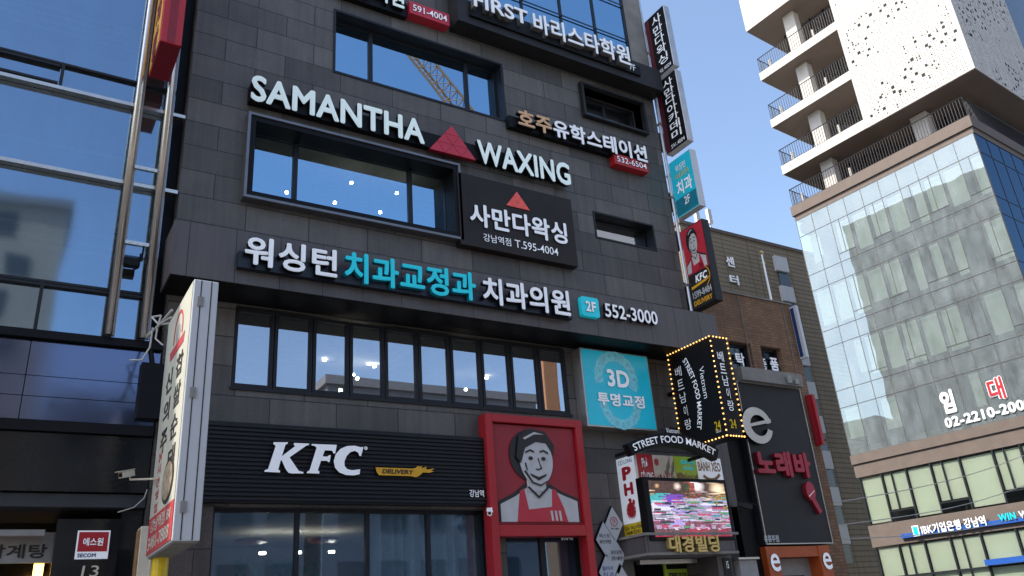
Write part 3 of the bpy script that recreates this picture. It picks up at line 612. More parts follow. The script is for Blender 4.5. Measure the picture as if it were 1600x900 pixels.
b = MB(); b.box(XB+.062, xr, YB+.02, -.003, 3.21, 4.74); obj('cabinet', b, M['black'], s)
for i, mm in enumerate(('red', 'cream', 'green', 'white')):
    b = MB(); shape(b, fb, rectp(cuts[i], (3.9 if i == 0 else zb_), cuts[i+1], zt_), -.018, .0); obj('menu_panel', b, M[mm], s)
text('lettering', 'Phở', fb, cuts[0]+.12, 4.48, cuts[1]-.15, 4.68, .002, .006, LW, s, off=.0); text('lettering', 'CÔ LONG', fb, cuts[0]+.06, 4.25, cuts[1]-.04, 4.42, .002, .006, LW, s, off=.012)
text('lettering', 'BÁNH MÌ', fb, cuts[2]+.22, 4.24, cuts[3]-.03, 4.40, .002, .006, [M['brown']]*2, s, off=.02); text('lettering', 'BÁNH XÈO', fb, cuts[3]+.03, 4.46, cuts[4]-.04, 4.70, .002, .006, [M['brown']]*2, s, off=.02)
text('lettering', 'BÚN CHẢ', fb, cuts[2]+.2, 4.58, cuts[3]-.06, 4.70, .002, .006, [M['teal']]*2, s, off=.02); text('lettering', 'HÀ NỘI', fb, cuts[2]+.24, 4.45, cuts[3]-.1, 4.56, .002, .006, [M['teal']]*2, s, off=.02)
b = MB(); shape(b, fb, ell(cuts[2]+.12, 4.34, .09, .07), .002, .01); obj('food_print', b, M['brown'], s); b = MB(); shape(b, fb, arc_band((cuts[3]+cuts[4])/2, 4.62, .30, .36, 230, 320), .002, .01); obj('food_print', b, M['brown'], s)
b = MB(); shape(b, fb, ell(cuts[1]+.09, 4.6, .055, .07), .002, .01)
for i in range(9): shape(b, fb, ell(cuts[1]+.08+.05*i+random.uniform(-.02, .02), 4.28+random.random()*.12, .012, .05, 10), .002, .008)
obj('print', b, M['ribbon'], s)
b = MB()
for i in range(7):
    u = cuts[1]+.3+.035*i; v = 4.3+.06*(i % 4); shape(b, fb, [(u, v), (u+.012, v), (u+.05, v+.26), (u+.045, v+.26)], .002, .006)
obj('branch_print', b, M['ink'], s)
b = MB(); shape(b, fb, rectp(cuts[0], 3.62, cuts[0]+.34, 3.895), -.018, .0); obj('menu_panel', b, M['blue'], s); text('lettering', 'LA', fb, cuts[0]+.06, 3.72, cuts[0]+.25, 3.85, .002, .006, LW, s, off=.02)
b = MB(); shape(b, fb, rectp(cuts[0], 3.55, cuts[0]+.34, 3.617), -.018, .0); obj('menu_panel', b, M['yellow'], s)
text('lettering', 'B', fb, cuts[0]+.08, 3.24, cuts[0]+.26, 3.5, .002, .012, [M['amber']]*2, s, off=.05)
# LED screen
YL = -.78; (u0, v1), (u1, v0) = uvY(YL, 1009, 749), uvY(YL, 1147, 838); v1 = uvY(YL, 1009, 749)[1]
s = thing('led_screen', 'black framed LED screen showing a glitched colourful picture', 'screen', (u0, YL, v0))
fl = frY(YL); b = MB(); b.box(u0-.08, u1+.03, YL, YB-.003, v0-.07, v1+.05); obj('cabinet', b, M['black'], s, bevel=.01)
led_picture(s, fl, u0+.04, v0, u1-.05, v1-.02)
# arched sign
YA = -1.22; fa_ = frY(YA)
A0, A1 = uvY(YA, 989, 710), uvY(YA, 1119, 712); Am = uvY(YA, 1050, 681)
cxa = (A0[0]+A1[0])/2; half = (A1[0]-A0[0])/2; zlo = min(A0[1], A1[1])-.02; rise = .24; rad = (half**2+rise**2)/(2*rise); cza = zlo+rise-rad; th = .24
aa = math.degrees(math.asin(half/rad))
s = thing('arched_sign', 'black arched sign reading STREET FOOD MARKET over the menu panels', 'sign', (cxa, YA, zlo))
b = MB(); shape(b, fa_, arc_band(cxa, cza, rad, rad+th, 90-aa, 90+aa, 20), -.16, .0); shape(b, fa_, arc_band(cxa, cza+rad+th-.12, .001, .25, 5, 175, 14), -.1, -.006); obj('board', b, M['black'], s)
obj('arm', MB().box(cxa-half+.1, cxa-half+.16, YA+.17, YB-.003, zlo+.1, zlo+.16).box(cxa+half-.16, cxa+half-.1, YA+.17, YB-.003, zlo+.1, zlo+.16), M['black'], s)
text('lettering', 'STREET FOOD MARKET', fa_, 0, 0, 1, 1, .003, .014, LW, s, off=.016, bend=lambda a, b_: (cxa+(rad+.05+.14*b_)*math.sin(R(-aa*.93+2*aa*.93*a)), cza+(rad+.05+.14*b_)*math.cos(R(-aa*.93+2*aa*.93*a))))
text('lettering', 'Vietnam', fa_, cxa-.17, cza+rad+th+.005, cxa+.17, cza+rad+th+.10, .003, .008, LW, s, off=-.004, slant=.03)
# three-dimensional street food box with bulbs
XV = 12.12; YV0 = PX(1043, 549, XV).y; YV1 = (PX(1107, 526, XV).y+PX(1138, 680, XV).y)/2; ZV1 = min(7.02, PX(1107, 526, XV).z); ZV0 = PX(1138, 680, XV).z; XV2 = PY(1134, 531, YV1).x
s = thing('bulb_sign', 'black box sign edged with glowing bulbs, STREET FOOD MARKET written down its side', 'sign', (XV, YV0, ZV0))
b = MB(); b.box(XV, XV2, YV1, YV0, ZV0, ZV1); obj('cabinet', b, M['black'], s)
obj('hanger', MB().box(XV+.15, XV+.25, YV0, -.003, 6.2, 6.28).box(XV+.15, XV+.25, YV0, -.003, 5.4, 5.48), M['black'], s)
fv = frX(XV); fv2 = frY(YV1)
W_ = -YV1+YV0
def vchar(ch, fr, cu, cv, w_, h_, m, off=.02, rot=0, par=s, d=(.003, .012)): return text('lettering', ch, fr, cu-w_/2, cv-h_/2, cu+w_/2, cv+h_/2, *d, m, par, off=off, rot=rot)
for i, ch in enumerate('베트남이랑'): vchar(ch, fv, -YV0+.24+.012*i, ZV1-.45-.29*i, .19 if ch != '이' else .11, .22, LW, -.004)
bx = [(.38, .20), (.62, .62), (.66, 1.05), (.60, 1.55)]
def curve_bend(a, b_):
    t = a; L0 = -YV0; v = ZV1-.24-(t*1.55); u = L0+.40+.30*math.sin(math.pi*(.08+t*.72))
    du = .30*.72*math.pi*math.cos(math.pi*(.08+t*.72)); dl = math.hypot(du, 1.55); nx, ny = 1.55/dl, du/dl
    k = (b_-.5)*.13; return (u+nx*k, v+ny*k)
text('lettering', 'STREET FOOD MARKET', fv, 0, 0, 1, 1, .003, .012, LW, s, off=.016, bend=curve_bend)
text('lettering', 'Vietnam', fv, -YV0+.86, ZV1-1.22, -YV0+.99, ZV1-.55, .003, .012, LW, s, off=-.004, rot=1)
text('lettering', '24', fv, -YV0+1.02, ZV0+.16, -YV0+1.18, ZV0+.34, .003, .012, [M['yellow']]*2, s, off=0); text('lettering', 'HOUR', fv, -YV0+1.03, ZV0+.11, -YV0+1.17, ZV0+.15, .003, .01, LW, s, off=0)
for i, ch in enumerate('베트남이랑'): vchar(ch, fv2, XV+.2+.012*i, ZV1-.42-.26*i, .17 if ch != '이' else .1, .22, LW, .005)
text('lettering', '24', fv2, XV+.14, ZV0+.16, XV+.30, ZV0+.34, .003, .012, [M['yellow']]*2, s, off=0)
bl = bpy.data.meshes.new('bulb'); bm = bmesh.new(); bmesh.ops.create_icosphere(bm, subdivisions=2, radius=.018); bm.to_mesh(bl); bm.free(); bl.materials.append(M['bulb'])
spots = []
def run(p0, p1, n_, first=0):
    p0, p1 = Vector(p0), Vector(p1)
    for i in range(first, n_): spots.append(p0.lerp(p1, i/(n_-1) if n_ > 1 else 0))
o_ = .02
run((XV-o_, YV0, ZV1), (XV-o_, YV1, ZV1), 15); run((XV-o_, YV0, ZV1), (XV-o_, YV0, ZV0+.35), 17, 1); run((XV-o_, YV1-o_, ZV1), (XV-o_, YV1-o_, ZV0), 20, 1)
run((XV-o_, YV0, ZV0), (XV-o_, YV1, ZV0), 14, 6); run((XV+.08, YV1-o_, ZV1), (XV2, YV1-o_, ZV1), 5); run((XV2, YV1-o_, ZV1), (XV2, YV1-o_, ZV0), 20, 1); run((XV+.08, YV1-o_, ZV0), (XV2, YV1-o_, ZV0), 6)
for q in spots[:100]:
    o = bpy.data.objects.new('bulb', bl); COL.objects.link(o); o.parent = s; o.location = q-s.location
# diamonds on the wall
for i, (px, py, lab, ls) in enumerate(((960, 819, 'topmost white diamond plaque, with a red ring emblem, on the granite wall', 'ring'), (946, 843, 'white diamond plaque with black lettering nearest the red portal', '퍼스트/바리스타학원'), (964, 869, 'white diamond plaque lettered below and right of the ring emblem plaque', '호주유학/유학스테이션'), (951, 894, 'white diamond plaque with a small green square near the lower picture edge', '윌비아/치과'), (972, 908, 'lowest white diamond plaque half hidden by the lower picture edge', ''))):
    cu, cv = uvY(-.08, px, py); hw, hh = .215, .33
    t = thing('diamond_plaque', lab, 'sign', (cu, 0, cv-hh), 'diamond plaques beside the entrance')
    b = MB(); shape(b, F0, [(cu, cv-hh-.02), (cu+hw+.015, cv), (cu, cv+hh+.02), (cu-hw-.015, cv)], .003, .06); obj('frame', b, M['black'], t)
    b = MB(); shape(b, F0, [(cu, cv-hh), (cu+hw, cv), (cu, cv+hh), (cu-hw, cv)], .061, .07); obj('face', b, M['sign_white'], t)
    if ls == 'ring':
        b = MB(); shape(b, F0, arc_band(cu, cv+.05, .075, .09, 0, 359, 30), .071, .075); obj('ring_emblem', b, M['ribbon'], t); text('lettering', 'TF', F0, cu-.045, cv+.01, cu+.045, cv+.09, .071, .075, [M['ribbon']]*2, t, off=0)
        text('lettering', 'The Coffee', F0, cu-.1, cv-.1, cu+.1, cv-.065, .071, .074, II, t, off=0)
    elif ls:
        for k, q in enumerate(ls.split('/')): text('lettering', q, F0, cu-.13, cv+.03-k*.11, cu+.13, cv+.11-k*.11, .071, .075, II if i < 3 else [M['blue']]*2, t, off=0)
        if i == 3: b = MB(); shape(b, F0, rectp(cu-.05, cv-.21, cu+.05, cv-.11), .071, .076); obj('green_mark', b, mat('sign_green', (.02, .35, .12), .5), t)
# doorway contents
t = thing('poster_sign', 'yellow green poster board reading STREET FOOD MARKET inside the doorway', 'sign', (11.6, .5, 1.6)); yy = .3
(u0, v1), (u1, v0) = uvY(yy, 1037, 880), uvY(yy, 1099, 930); b = MB(); b.box(u0, u1, yy, yy+.05, v0, v1); obj('board', b, M['green'], t); b = MB(); b.box(u0+.06, u1-.03, yy-.012, yy-.003, v1-.12, v1-.03); b.box(u0+.06, u1-.03, yy-.012, yy-.003, v0, v1-.42); obj('dark_band', b, M['black'], t)
text('lettering', 'STREET FOOD MARKET', frY(yy), u0+.09, v1-.31, u1-.05, v1-.19, .003, .01, II, t, off=.03)
b = MB(); b.box(10.8, 12.3, -.1, .02, 2.70, 2.78); tag(obj('shutter_rail', b, M['silver'], loc=(11, 0, 2.7)), 'silver shutter rail across the top of the street food doorway', 'rail')
# pillar box, number plate and letterbox wall
t = thing('cladding_pillar', 'brown metal clad pillar between the screen and the black karaoke board', 'pillar', (13, -.5, 0))
b = MB(); b.box(12.9, 13.25, -.55, -.003, 3.75, 5.25); obj('upper_box', b, M['panel'], t); b = MB(); b.box(12.45, 12.85, -.5, -.003, .13, 2.84); obj('lower_post', b, M['panel'], t)
b = MB(); b.box(13.0, 13.3, -.3, -.003, .13, 3.745); obj('rear_post', b, M['frame'], t)
t = thing('number_plate', 'dark house number plate reading 15 on the brown post', 'sign', (12.6, -.5, 2.2)); (u0, v1), (u1, v0) = uvY(-.52, 1129, 872), uvY(-.52, 1146, 905); b = MB(); b.box(u0, u1, -.52, -.503, v0, v1); obj('plate', b, M['frame'], t)
text('lettering', '15', frY(-.52), u0+.07, v1-.2, u1-.07, v1-.06, .003, .008, LW, t, off=.01)
t = thing('meter_cabinet', 'grey metal cabinet with a pale lid beside the numbered post', 'cabinet', (13.1, -.45, 1.4)); b = MB(); b.box(12.95, 13.45, -.6, -.35, 1.4, 2.68); obj('body', b, M['grey'], t); b = MB(); b.box(12.9, 13.5, -.65, -.33, 2.69, 2.73); obj('lid', b, M['silver'], t)
# spotlight bracket near karaoke board
bullet_camera(PY(1165, 790, -.8), (.75, -.5, -.35), 'small dark floodlight on a stub arm at the karaoke board edge', PY(1158, 800, -.3), .8, M['darkgrey'])

# ================================================================== BLADE SIGNS ON THE RIGHT EDGE
XS = 13.42
def blade(label, z0, z1, ybk=-.08, yfr=-.88, th=.2, body=M['silver'], face=M['black'], kind='blade_sign'):
    t = thing(kind, label, 'sign', (XS, ybk, z0), 'blade signs up the building edge')
    b = MB(); b.box(XS, XS+th, yfr, ybk, z0, z1); obj('cabinet', b, body, t, bevel=.008)
    b = MB(); shape(b, frX(XS), rectp(-ybk+.02, z0+.02, -yfr-.02, z1-.02), .002, .008); obj('face', b, face, t)
    obj('bracket', MB().box(XS+.04, XS+.1, ybk, .1, z0+.2, z0+.26).box(XS+.04, XS+.1, ybk, .1, z1-.3, z1-.24), M['darkgrey'], t)
    return t, frX(XS)
for lab, z0_, z1_, word, num in (('topmost black blade sign with five white Korean letters and a red strip', 15.0, 17.0, '사만다왁싱', '595.4004'), ('second black blade sign from the top with six white Korean letters', 12.68, 14.86, '사만다아카데미', '591.4004')):
    t, fr = blade(lab, z0_, z1_)
    b = MB(); shape(b, fr, rectp(.11, z0_+.03, .26, z1_-.03), .009, .012); obj('red_strip', b, M['red_strip'], t)
    hh = (z1_-z0_-.35)/len(word)
    for i, ch in enumerate(word): vchar(ch, fr, .56, z1_-.1-hh*(i+.5), .36, hh*.9, LW, .012, par=t, d=(.009, .02))
    text('lettering', num, fr, .30, z0_+.06, .80, z0_+.17, .009, .014, LW, t, off=.0)
t, fr = blade('teal and white blade sign of the dental clinic, marked 2F', 10.82, 12.42, face=M['teal_bg'], body=M['sign_white'])
YL_ = [M['green']]*2
text('lettering', '워싱턴', fr, .30, 12.03, .66, 12.22, .009, .014, LW, t, off=.005); text('lettering', '치과교정과', fr, .24, 11.83, .74, 11.99, .009, .014, [M['yellow']]*2, t, off=.005)
text('lettering', '치과', fr, .24, 11.37, .78, 11.77, .009, .014, LW, t, off=.03); b = MB(); shape(b, fr, rectp(.11, 10.86, .85, 11.3), .009, .011); obj('dark_strip', b, M['teal_dark'], t); text('lettering', '2F', fr, .42, 11.06, .62, 11.27, .012, .016, LW, t, off=.01)
t, fr = blade('lowest blade sign, red picture of a bust above KFC lettering and phone number', 8.36, 10.47, yfr=-.85, th=.22, body=M['darkgrey'], face=M['darkgrey'])
b = MB(); shape(b, fr, rectp(.10, 9.24, .83, 10.44), .009, .012); obj('red_board', b, M['red_sign'], t)
bust((fr[0]+fr[3]*.012, fr[1], fr[2], fr[3]), .11, .82, 9.25, 10.42, t, .004)
text('lettering', 'KFC', fr, .34, 8.98, .72, 9.17, .012, .018, LW, t, off=.04, slant=.08); b = MB(); shape(b, fr, [(.16, 8.86), (.66, 8.92), (.82, 9.0), (.66, 8.98), (.16, 8.93)], .010, .014); shape(b, fr, arc_band(.52, 9.05, .27, .29, -60, 70), .010, .014); obj('flame_print', b, M['amber'], t)
text('lettering', '1599-8484', fr, .16, 8.62, .78, 8.79, .010, .016, [M['sign_white']]*2, t, off=.01); text('lettering', 'DELIVERY', fr, .16, 8.44, .76, 8.56, .010, .014, [M['amber']]*2, t, off=.03)
# dark backing of the red picture on the small sign stays plain

# ================================================================== BRICK BUILDING WITH KARAOKE BOARD
bb = thing('brick_building', 'low brown brick building with a flat roof right of the granite building', 'building', (13.7, 0, 0))
bw = [(14.5, 15.25, 6.55, 7.78), (15.6, 16.33, 6.55, 7.78)]
w = MB(); wall(w, F0, 13.62, 17.05, 0, 9.07, bw, .3); w.face([(13.62, 10, 0), (13.62, 0, 0), (13.62, 0, 9.07), (13.62, 10, 9.07)]); w.face([(17.05, 0, 0), (17.05, 10, 0), (17.05, 10, 9.07), (17.05, 0, 9.07)]); w.face([(13.62, 0, 9.07), (17.05, 0, 9.07), (17.05, 10, 9.07), (13.62, 10, 9.07)]); w.face([(17.05, 10, 0), (13.62, 10, 0), (13.62, 10, 9.07), (17.05, 10, 9.07)])
obj('wall', w, M['brick'], bb); obj('coping', MB().box(13.6, 17.1, -.04, .2, 9.073, 9.11), M['concrete'], bb)
for rc, lab in zip(bw, (('탁', '매'), ('품', '전'))):
    fo = window(rc, [rc[0]+.36*(rc[1]-rc[0])] if lab[0] == '품' else [], M['glside'], .2, .07, .06, bb)
    b = MB(); b.box(rc[0], rc[1], .32, .34, rc[2], rc[3]); obj('dark_blind', b, M['dark_room'], bb)
    c0 = rc[0]+(.44 if lab[0] == '탁' else .54)
    for k, ch in enumerate(lab): text('window_lettering', ch, frY(.14), c0-.15, 7.22-.42*k, c0+.15, 7.56-.42*k, 0, .01, LW, bb, off=.03)
    if lab[0] == '품':
        for k, ch in enumerate('중가'): text('window_lettering', ch, frY(.14), rc[0]+.03, 7.2-.42*k, rc[0]+.25, 7.5-.42*k, 0, .01, LW, bb, off=.02)
for x in (15.12, 16.72): obj('conduit', MB().tube((x, -.02, 6.8), (x, -.02, 9.05), .010), M['concrete'], bb)
ye = -.42; fe = frY(ye)
e0, e1, ez0, ez1 = PY(1150, 596, ye).x, PY(1249, 607, ye).x, PY(1191, 851, ye).z, PY(1200, 601, ye).z
s = thing('karaoke_board', 'tall charcoal board with a silver letter e and red Korean letters', 'sign', (e0, ye, ez0))
b = MB(); b.box(e0-.02, e1, ye+.02, -.003, ez0, ez1); obj('board', b, M['darkgrey'], s); b = MB(); frame_ring(b, fe, e0, ez0, e1, ez1, .022, -.019, .012); obj('trim', b, M['silver'], s)
obj('dark_return', MB().box(13.52, e0-.025, -.26, -.003, ez0-.9, ez1-.02), M['black'], s)
b = MB(); shape(b, fe, rectp(e0+.022, ez0+.022, e1-.022, ez1-.022), -.019, -.004); obj('face', b, M['darkgrey'], s)
def E_(x, y): return uvY(ye-.1, 920+x/3.6, 500+y/3.6)
cu, cv = E_(950, 592); re = abs(E_(1030, 592)[0]-cu)*1.0; rv = (E_(950, 495)[1]-E_(950, 697)[1])/2
outer = [(cu+re*math.cos(R(a))*1.0, cv+rv*math.sin(R(a))) for a in range(8, 322, 8)]
def earc(r0, r1, a0, a1, n=30): return [(cu+re*r1*math.cos(R(a0+(a1-a0)*i/n)), cv+rv*r1*math.sin(R(a0+(a1-a0)*i/n))) for i in range(n+1)] + [(cu+re*r0*math.cos(R(a1+(a0-a1)*i/n))+re*.10, cv+rv*r0*math.sin(R(a1+(a0-a1)*i/n))) for i in range(n+1)]
b = MB(); shape(b, fe, earc(.58, 1, 12, 345), .0, .1, 0, 1); shape(b, fe, [(cu-re*.5, cv-rv*.10), (cu+re*.98, cv+rv*.22), (cu+re*.98, cv+rv*.42), (cu-re*.5, cv+rv*.06)], .0, .098, 0, 1)
obj('letter', b, [M['silver'], M['black']], s)
textY('letter', '노래바', ye-.003, (1179, 702), (1271, 747), .11, [M['magenta'], M['red_deep']], s, off=.045, split=True)
mc = uvY(ye-.1, 1267, 767); b = MB()
shape(b, fe, [(mc[0]+.15*math.cos(R(a))*1.0+.0, mc[1]+.21*math.sin(R(a))) for a in range(0, 360, 15)], .0, .1, 0, 1); shape(b, fe, [(mc[0]-.02, mc[1]-.17), (mc[0]+.10, mc[1]-.12), (mc[0]+.27, mc[1]-.44), (mc[0]+.17, mc[1]-.50)], .0, .08, 0, 1)
obj('microphone_emblem', b, [M['magenta'], M['red_deep']], s)
b = MB(); shape(b, fe, [(mc[0]-.10, mc[1]-.135), (mc[0]+.12, mc[1]+.0), (mc[0]+.125, mc[1]+.015), (mc[0]-.105, mc[1]-.12)], .101, .104); obj('microphone_line', b, M['white'], s)
textY('lettering', '유흥주점', ye-.003, (1193, 836), (1218, 847), .01, [M['sign_white']]*2, s, off=.015)
b = MB(); b.box(e0+.1, e1+.02, -.55, -.003, ez1+.003, ez1+.32); tag(obj('concrete_ledge', b, M['concrete'], loc=(e0, 0, ez1)), 'pale concrete ledge resting above the charcoal karaoke board', 'ledge')
t = thing('flood_lamp', 'small grey flood lamps sitting on the concrete ledge', 'lamp', (e1-.5, -.6, ez1)); b = MB(); b.tube((e1-.55, -.62, ez1+.02), (e1-.55, -.62, ez1+.2), .06, 12); b.tube((e1-.3, -.62, ez1+.02), (e1-.3, -.62, ez1+.14), .05, 12); obj('lamp_body', b, M['grey'], t)
s = thing('orange_portal', 'orange doorway frame carrying white letter e marks under the board', 'portal', (e0+.1, ye, 0)); po0, po1 = e0-.05, e1-.18
pw = .36
b = MB(); b.box(po0, po0+pw, ye, -.01, .13, ez0-.04); b.box(po1-pw, po1, ye, -.01, .13, ez0-.04); b.box(po0+pw, po1-pw, ye+.02, -.01, ez0-.26, ez0-.04); obj('frame', b, M['orange_paint'], s)
for c in (po0+pw/2+.02, po1-pw/2+.02):
    z = PY(1195, 878, ye).z; text('letter', 'e', fe, c-.14, z-.20, c+.14, z+.16, .003, .02, LW, s, off=.012)
b = MB(); b.box(po0+pw, po1-pw, -.1, -.05, .13, ez0-.27); obj('shutter', b, M['grey'], s); b = MB(); b.box(po0+pw+.2, po1-pw-.3, -.14, -.105, .13, ez0-.62); obj('door_glass', b, M['gloss_black'], s); b = MB(); b.box(po0+pw+.35, po0+pw+.85, -.19, -.145, ez0-.95, ez0-.78); obj('red_lamp', b, M['red'], s)
# flagpoles on the brick roof
for px, pyt, lab, k in ((1190, 397, 'taller white flagpole with a gold ball above the brick roof', 0), (1193, 413, 'shorter white flagpole with a gold ball above the brick roof', 1)):
    yy = .6+.6*k; top = PY(px, pyt, yy); t = thing('flagpole', lab, 'flagpole', (top.x, yy, 9.07), 'flagpoles on the brick roof')
    obj('pole', MB().tube((top.x, yy, 9.07), (top.x, yy, top.z), .03, 10, 0, .022), M['white'], t)
    bm = bmesh.new(); bmesh.ops.create_uvsphere(bm, u_segments=16, v_segments=10, radius=.06); me = bpy.data.meshes.new('ball'); bm.to_mesh(me); bm.free(); me.materials.append(M['gold']); o = bpy.data.objects.new('ball', me); COL.objects.link(o); o.parent = t; o.location = top-t.location+Vector((0, 0, .04))
# hanging banners past the brick corner
for lab, a, c, mm in (('white and navy banner sign hung edge-on beyond the brick corner', (1240, 480), (1255, 560), 'sign_white'), ('narrow red blade sign hung beyond the brick corner', (1264, 618), (1281, 696), 'red')):
    y_ = -.1; p0, p1 = PY(*a, y_), PY(*c, y_); x_ = (p0.x+p1.x)/2
    t = thing('hanging_sign', lab, 'sign', (x_, 0, p1.z)); b = MB(); b.box(x_-.05, x_+.05, -.22, -.02, p1.z, p0.z); obj('board', b, M[mm], t); obj('bracket', MB().box(17.06, x_, -.2, -.16, p1.z+.1, p1.z+.14), M['darkgrey'], t)
    b = MB(); b.box(x_-.06, x_-.052, -.14, -.04, p1.z+.05, p0.z-.05); obj('face', b, M['navy' if mm != 'red' else 'red_sign'], t)

# ================================================================== BEIGE BUILDING BEHIND
s = thing('beige_building', 'tall plain beige ribbed building behind with a column of pale window covers', 'building', (38, 23, 0)); fB = frY(23)
w = MB(); w.box(37.5, 62, 23, 40, 0, 27); obj('wall', w, M['beige'], s); obj('parapet', MB().box(37.4, 62.1, 22.9, 40.1, 27.003, 27.25), M['tower_stone'], s)
for i in range(9):
    zt_ = 26.1-i*2.42; b = MB(); b.box(46.45, 47.75, 22.75, 22.997, zt_-1.2, zt_); obj('window_cover', b, M['sign_white'], s)
    b = MB(); b.box(46.7, 47.8, 22.93, 22.997, zt_-2.41, zt_-1.21); obj('window', b, M['opp_win'], s)
obj('wall_seam', MB().box(43.9, 43.96, 22.985, 22.998, 0, 27), M['soffit'], s)
t = thing('letter_sign', 'two stacked white Korean letters on the beige ribbed wall', 'sign', (41.5, 22.9, 22))
for ch, a, c in (('센', (1133, 399), (1149, 418)), ('터', (1139, 428), (1156, 446))): textY('letter', ch, 22.99, a, c, .12, [M['white'], M['grey']], t, off=.03)
for px, h, lab in ((1093, 1.7, 'left pale antenna mast on the beige roof beside the red blade sign'), (1112, 2.2, 'right pale antenna mast on the beige roof')):
    p0 = PY(px, 362, 24); t = thing('antenna', lab, 'antenna', (p0.x, 24, 27.2)); obj('mast', MB().tube((p0.x, 24, 27.25), (p0.x, 24, 27.2+h), .06, 8), M['silver'], t); obj('panel', MB().box(p0.x-.17, p0.x+.17, 23.85, 24.1, 27.2+h*.5, 27.3+h), M['sign_white'], t)
b = MB()
for k in range(6): a = PY(1096+6*k, 362, 24).x; b.box(a-.2, a+.2, 24, 24.6, 27.25, 27.5+.12*(k % 3))
tag(obj('roof_unit', b, M['sign_white'], loc=(40, 24, 27.25)), 'low white roof units along the beige roof edge', 'roof unit')

# ================================================================== GLASS TOWER ON THE CORNER (local coordinates)
tw = thing('glass_tower', 'glass office tower on the corner with balconies and perforated white cladding', 'building', tuple(TP), None, TA)
YR, YL0 = 4.07, 14.9
def TT(fr_x=0): return frX(fr_x)
def lob(name, mb, mm, parent=tw): return obj(name, mb, mm, parent, local=True)
# core, floors and rooms
DP = 16
core = MB(); core.box(1.6, DP, YR+.6, YL0-.3, 0, 23.4); lob('core', core, M['dark_room'])
core = MB(); core.box(4.2, DP, YR+2.2, YL0-.2, 24.45, 46); lob('upper_core', core, M['opp2'])
zr = [23.46, 22.34, 19.81, 18.82, 16.27, 15.32, 12.77, 11.8, 9.2]
ncol = 10; cw = (YL0-YR)/ncol
g = MB(); bars = MB(); f0 = frX(0)
g.face([on(f0, -YL0, 9.2), on(f0, -YR, 9.2), on(f0, -YR, 23.46), on(f0, -YL0, 23.46)])
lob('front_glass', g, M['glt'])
for i in range(ncol+1): bars.box(-.014, .03, YR+i*cw-.012, YR+i*cw+.012, 9.2, 23.46)
for z in zr: bars.box(-.016, .03, YR, YL0, z-.014, z+.014)
opn = MB()
for r in range(3):                                        # opening lights with a small pane under them
    z1_, z0_ = zr[1+2*r], zr[2+2*r]
    for i in (2, 4, 6, 7, 9):
        y0_ = YR+(ncol-i)*cw
        bars.box(-.02, .03, y0_-cw*.45-.012, y0_-cw*.45+.012, z0_+.5, z1_); bars.box(-.022, .03, y0_-cw, y0_, z0_+.5-.012, z0_+.5+.012)
lob('glazing_bar', bars, M['bar_grey'])
bl_ = MB()
for r in range(4):
    z1_, z0_ = (zr[1+2*r], zr[2+2*r]) if r < 3 else (11.8, 9.2)
    for i in range(ncol):
        y0_ = YR+i*cw; h_ = random.choice((.3, .35, .4, .65)) if r < 3 else .9
        if random.random() < (.9 if r < 3 else .4): bl_.box(.25, .27, y0_+.12, y0_+cw-.1 if random.random() < .6 else y0_+cw*.55, z0_+h_, z1_-.08)
lob('blind', bl_, M['blind'])
fl_ = MB()
for z in (9.25, 12.3, 15.85, 19.35, 22.9): fl_.box(.12, 1.58, YR+.1, YL0-.1, z-.28, z+.28)
lob('floor_edge', fl_, M['tower_stone'])
# side glass along the street
sg = MB().face([(0, YR, 9.2), (DP, YR, 9.2), (DP, YR, 23.46), (0, YR, 23.46)]); lob('side_glass', sg, M['glside'])
sb = MB()
for i in range(12): sb.box(i*1.35-.02, i*1.35+.02, YR-.016, YR+.03, 9.2, 23.46)
for z in zr: sb.box(0, DP, YR-.018, YR+.03, z-.015, z+.015)
lob('side_glazing_bar', sb, M['frame'])
# podium
pd = MB(); pd.box(-.10, DP, YR-.1, YL0+.03, 8.70, 9.17); pd.box(-.02, DP, YR-.02, YL0, 8.0, 8.66); pd.box(.0, DP, YR, YL0, 4.45, 5.52); pd.box(-.03, .1, YR, YL0, 8.662, 8.698)
lob('podium_wall', pd, M['tower_stone'])
pw_ = MB(); pb = MB(); pg = MB(); y_ = YL0-.15
for z0_, z1_ in ((5.53, 7.98), (.3, 4.43)):
    y_ = YL0-.15; k = 0
    while y_ > YR+.4:
        w_ = (1.25, 1.35, 1.3, 1.45, 1.6)[k % 5]; k += 1
        pw_.box(.13, .15, y_-w_+.10, y_-.06, z0_+(.08 if k % 2 else .6), z1_-.08)
        pb.box(.0, .12, y_-.035, y_+.035, z0_, z1_)
        if k % 2 == 0: pb.box(.01, .11, y_-w_*.4-.02, y_-w_*.4+.02, z0_+.5, z1_); pb.box(.012, .11, y_-w_, y_, z0_+.48, z0_+.54)
        y_ -= w_
    pg.face([on(f0, -YL0, z0_, -.05), on(f0, -YR, z0_, -.05), on(f0, -YR, z1_, -.05), on(f0, -YL0, z1_, -.05)])
    if z0_ < 1: pb.box(.005, .11, YR, YL0, 2.9, 2.98)
lob('podium_blind', pw_, M['blind']); lob('podium_frame', pb, M['frame']); lob('podium_glass', pg, glass('podium_glass', (.8, .95, .95), .14, (.93, .97, .92)))
lob('podium_side', MB().box(.3, DP, YR+.02, YR+.3, 0, 8), M['tower_stone'])
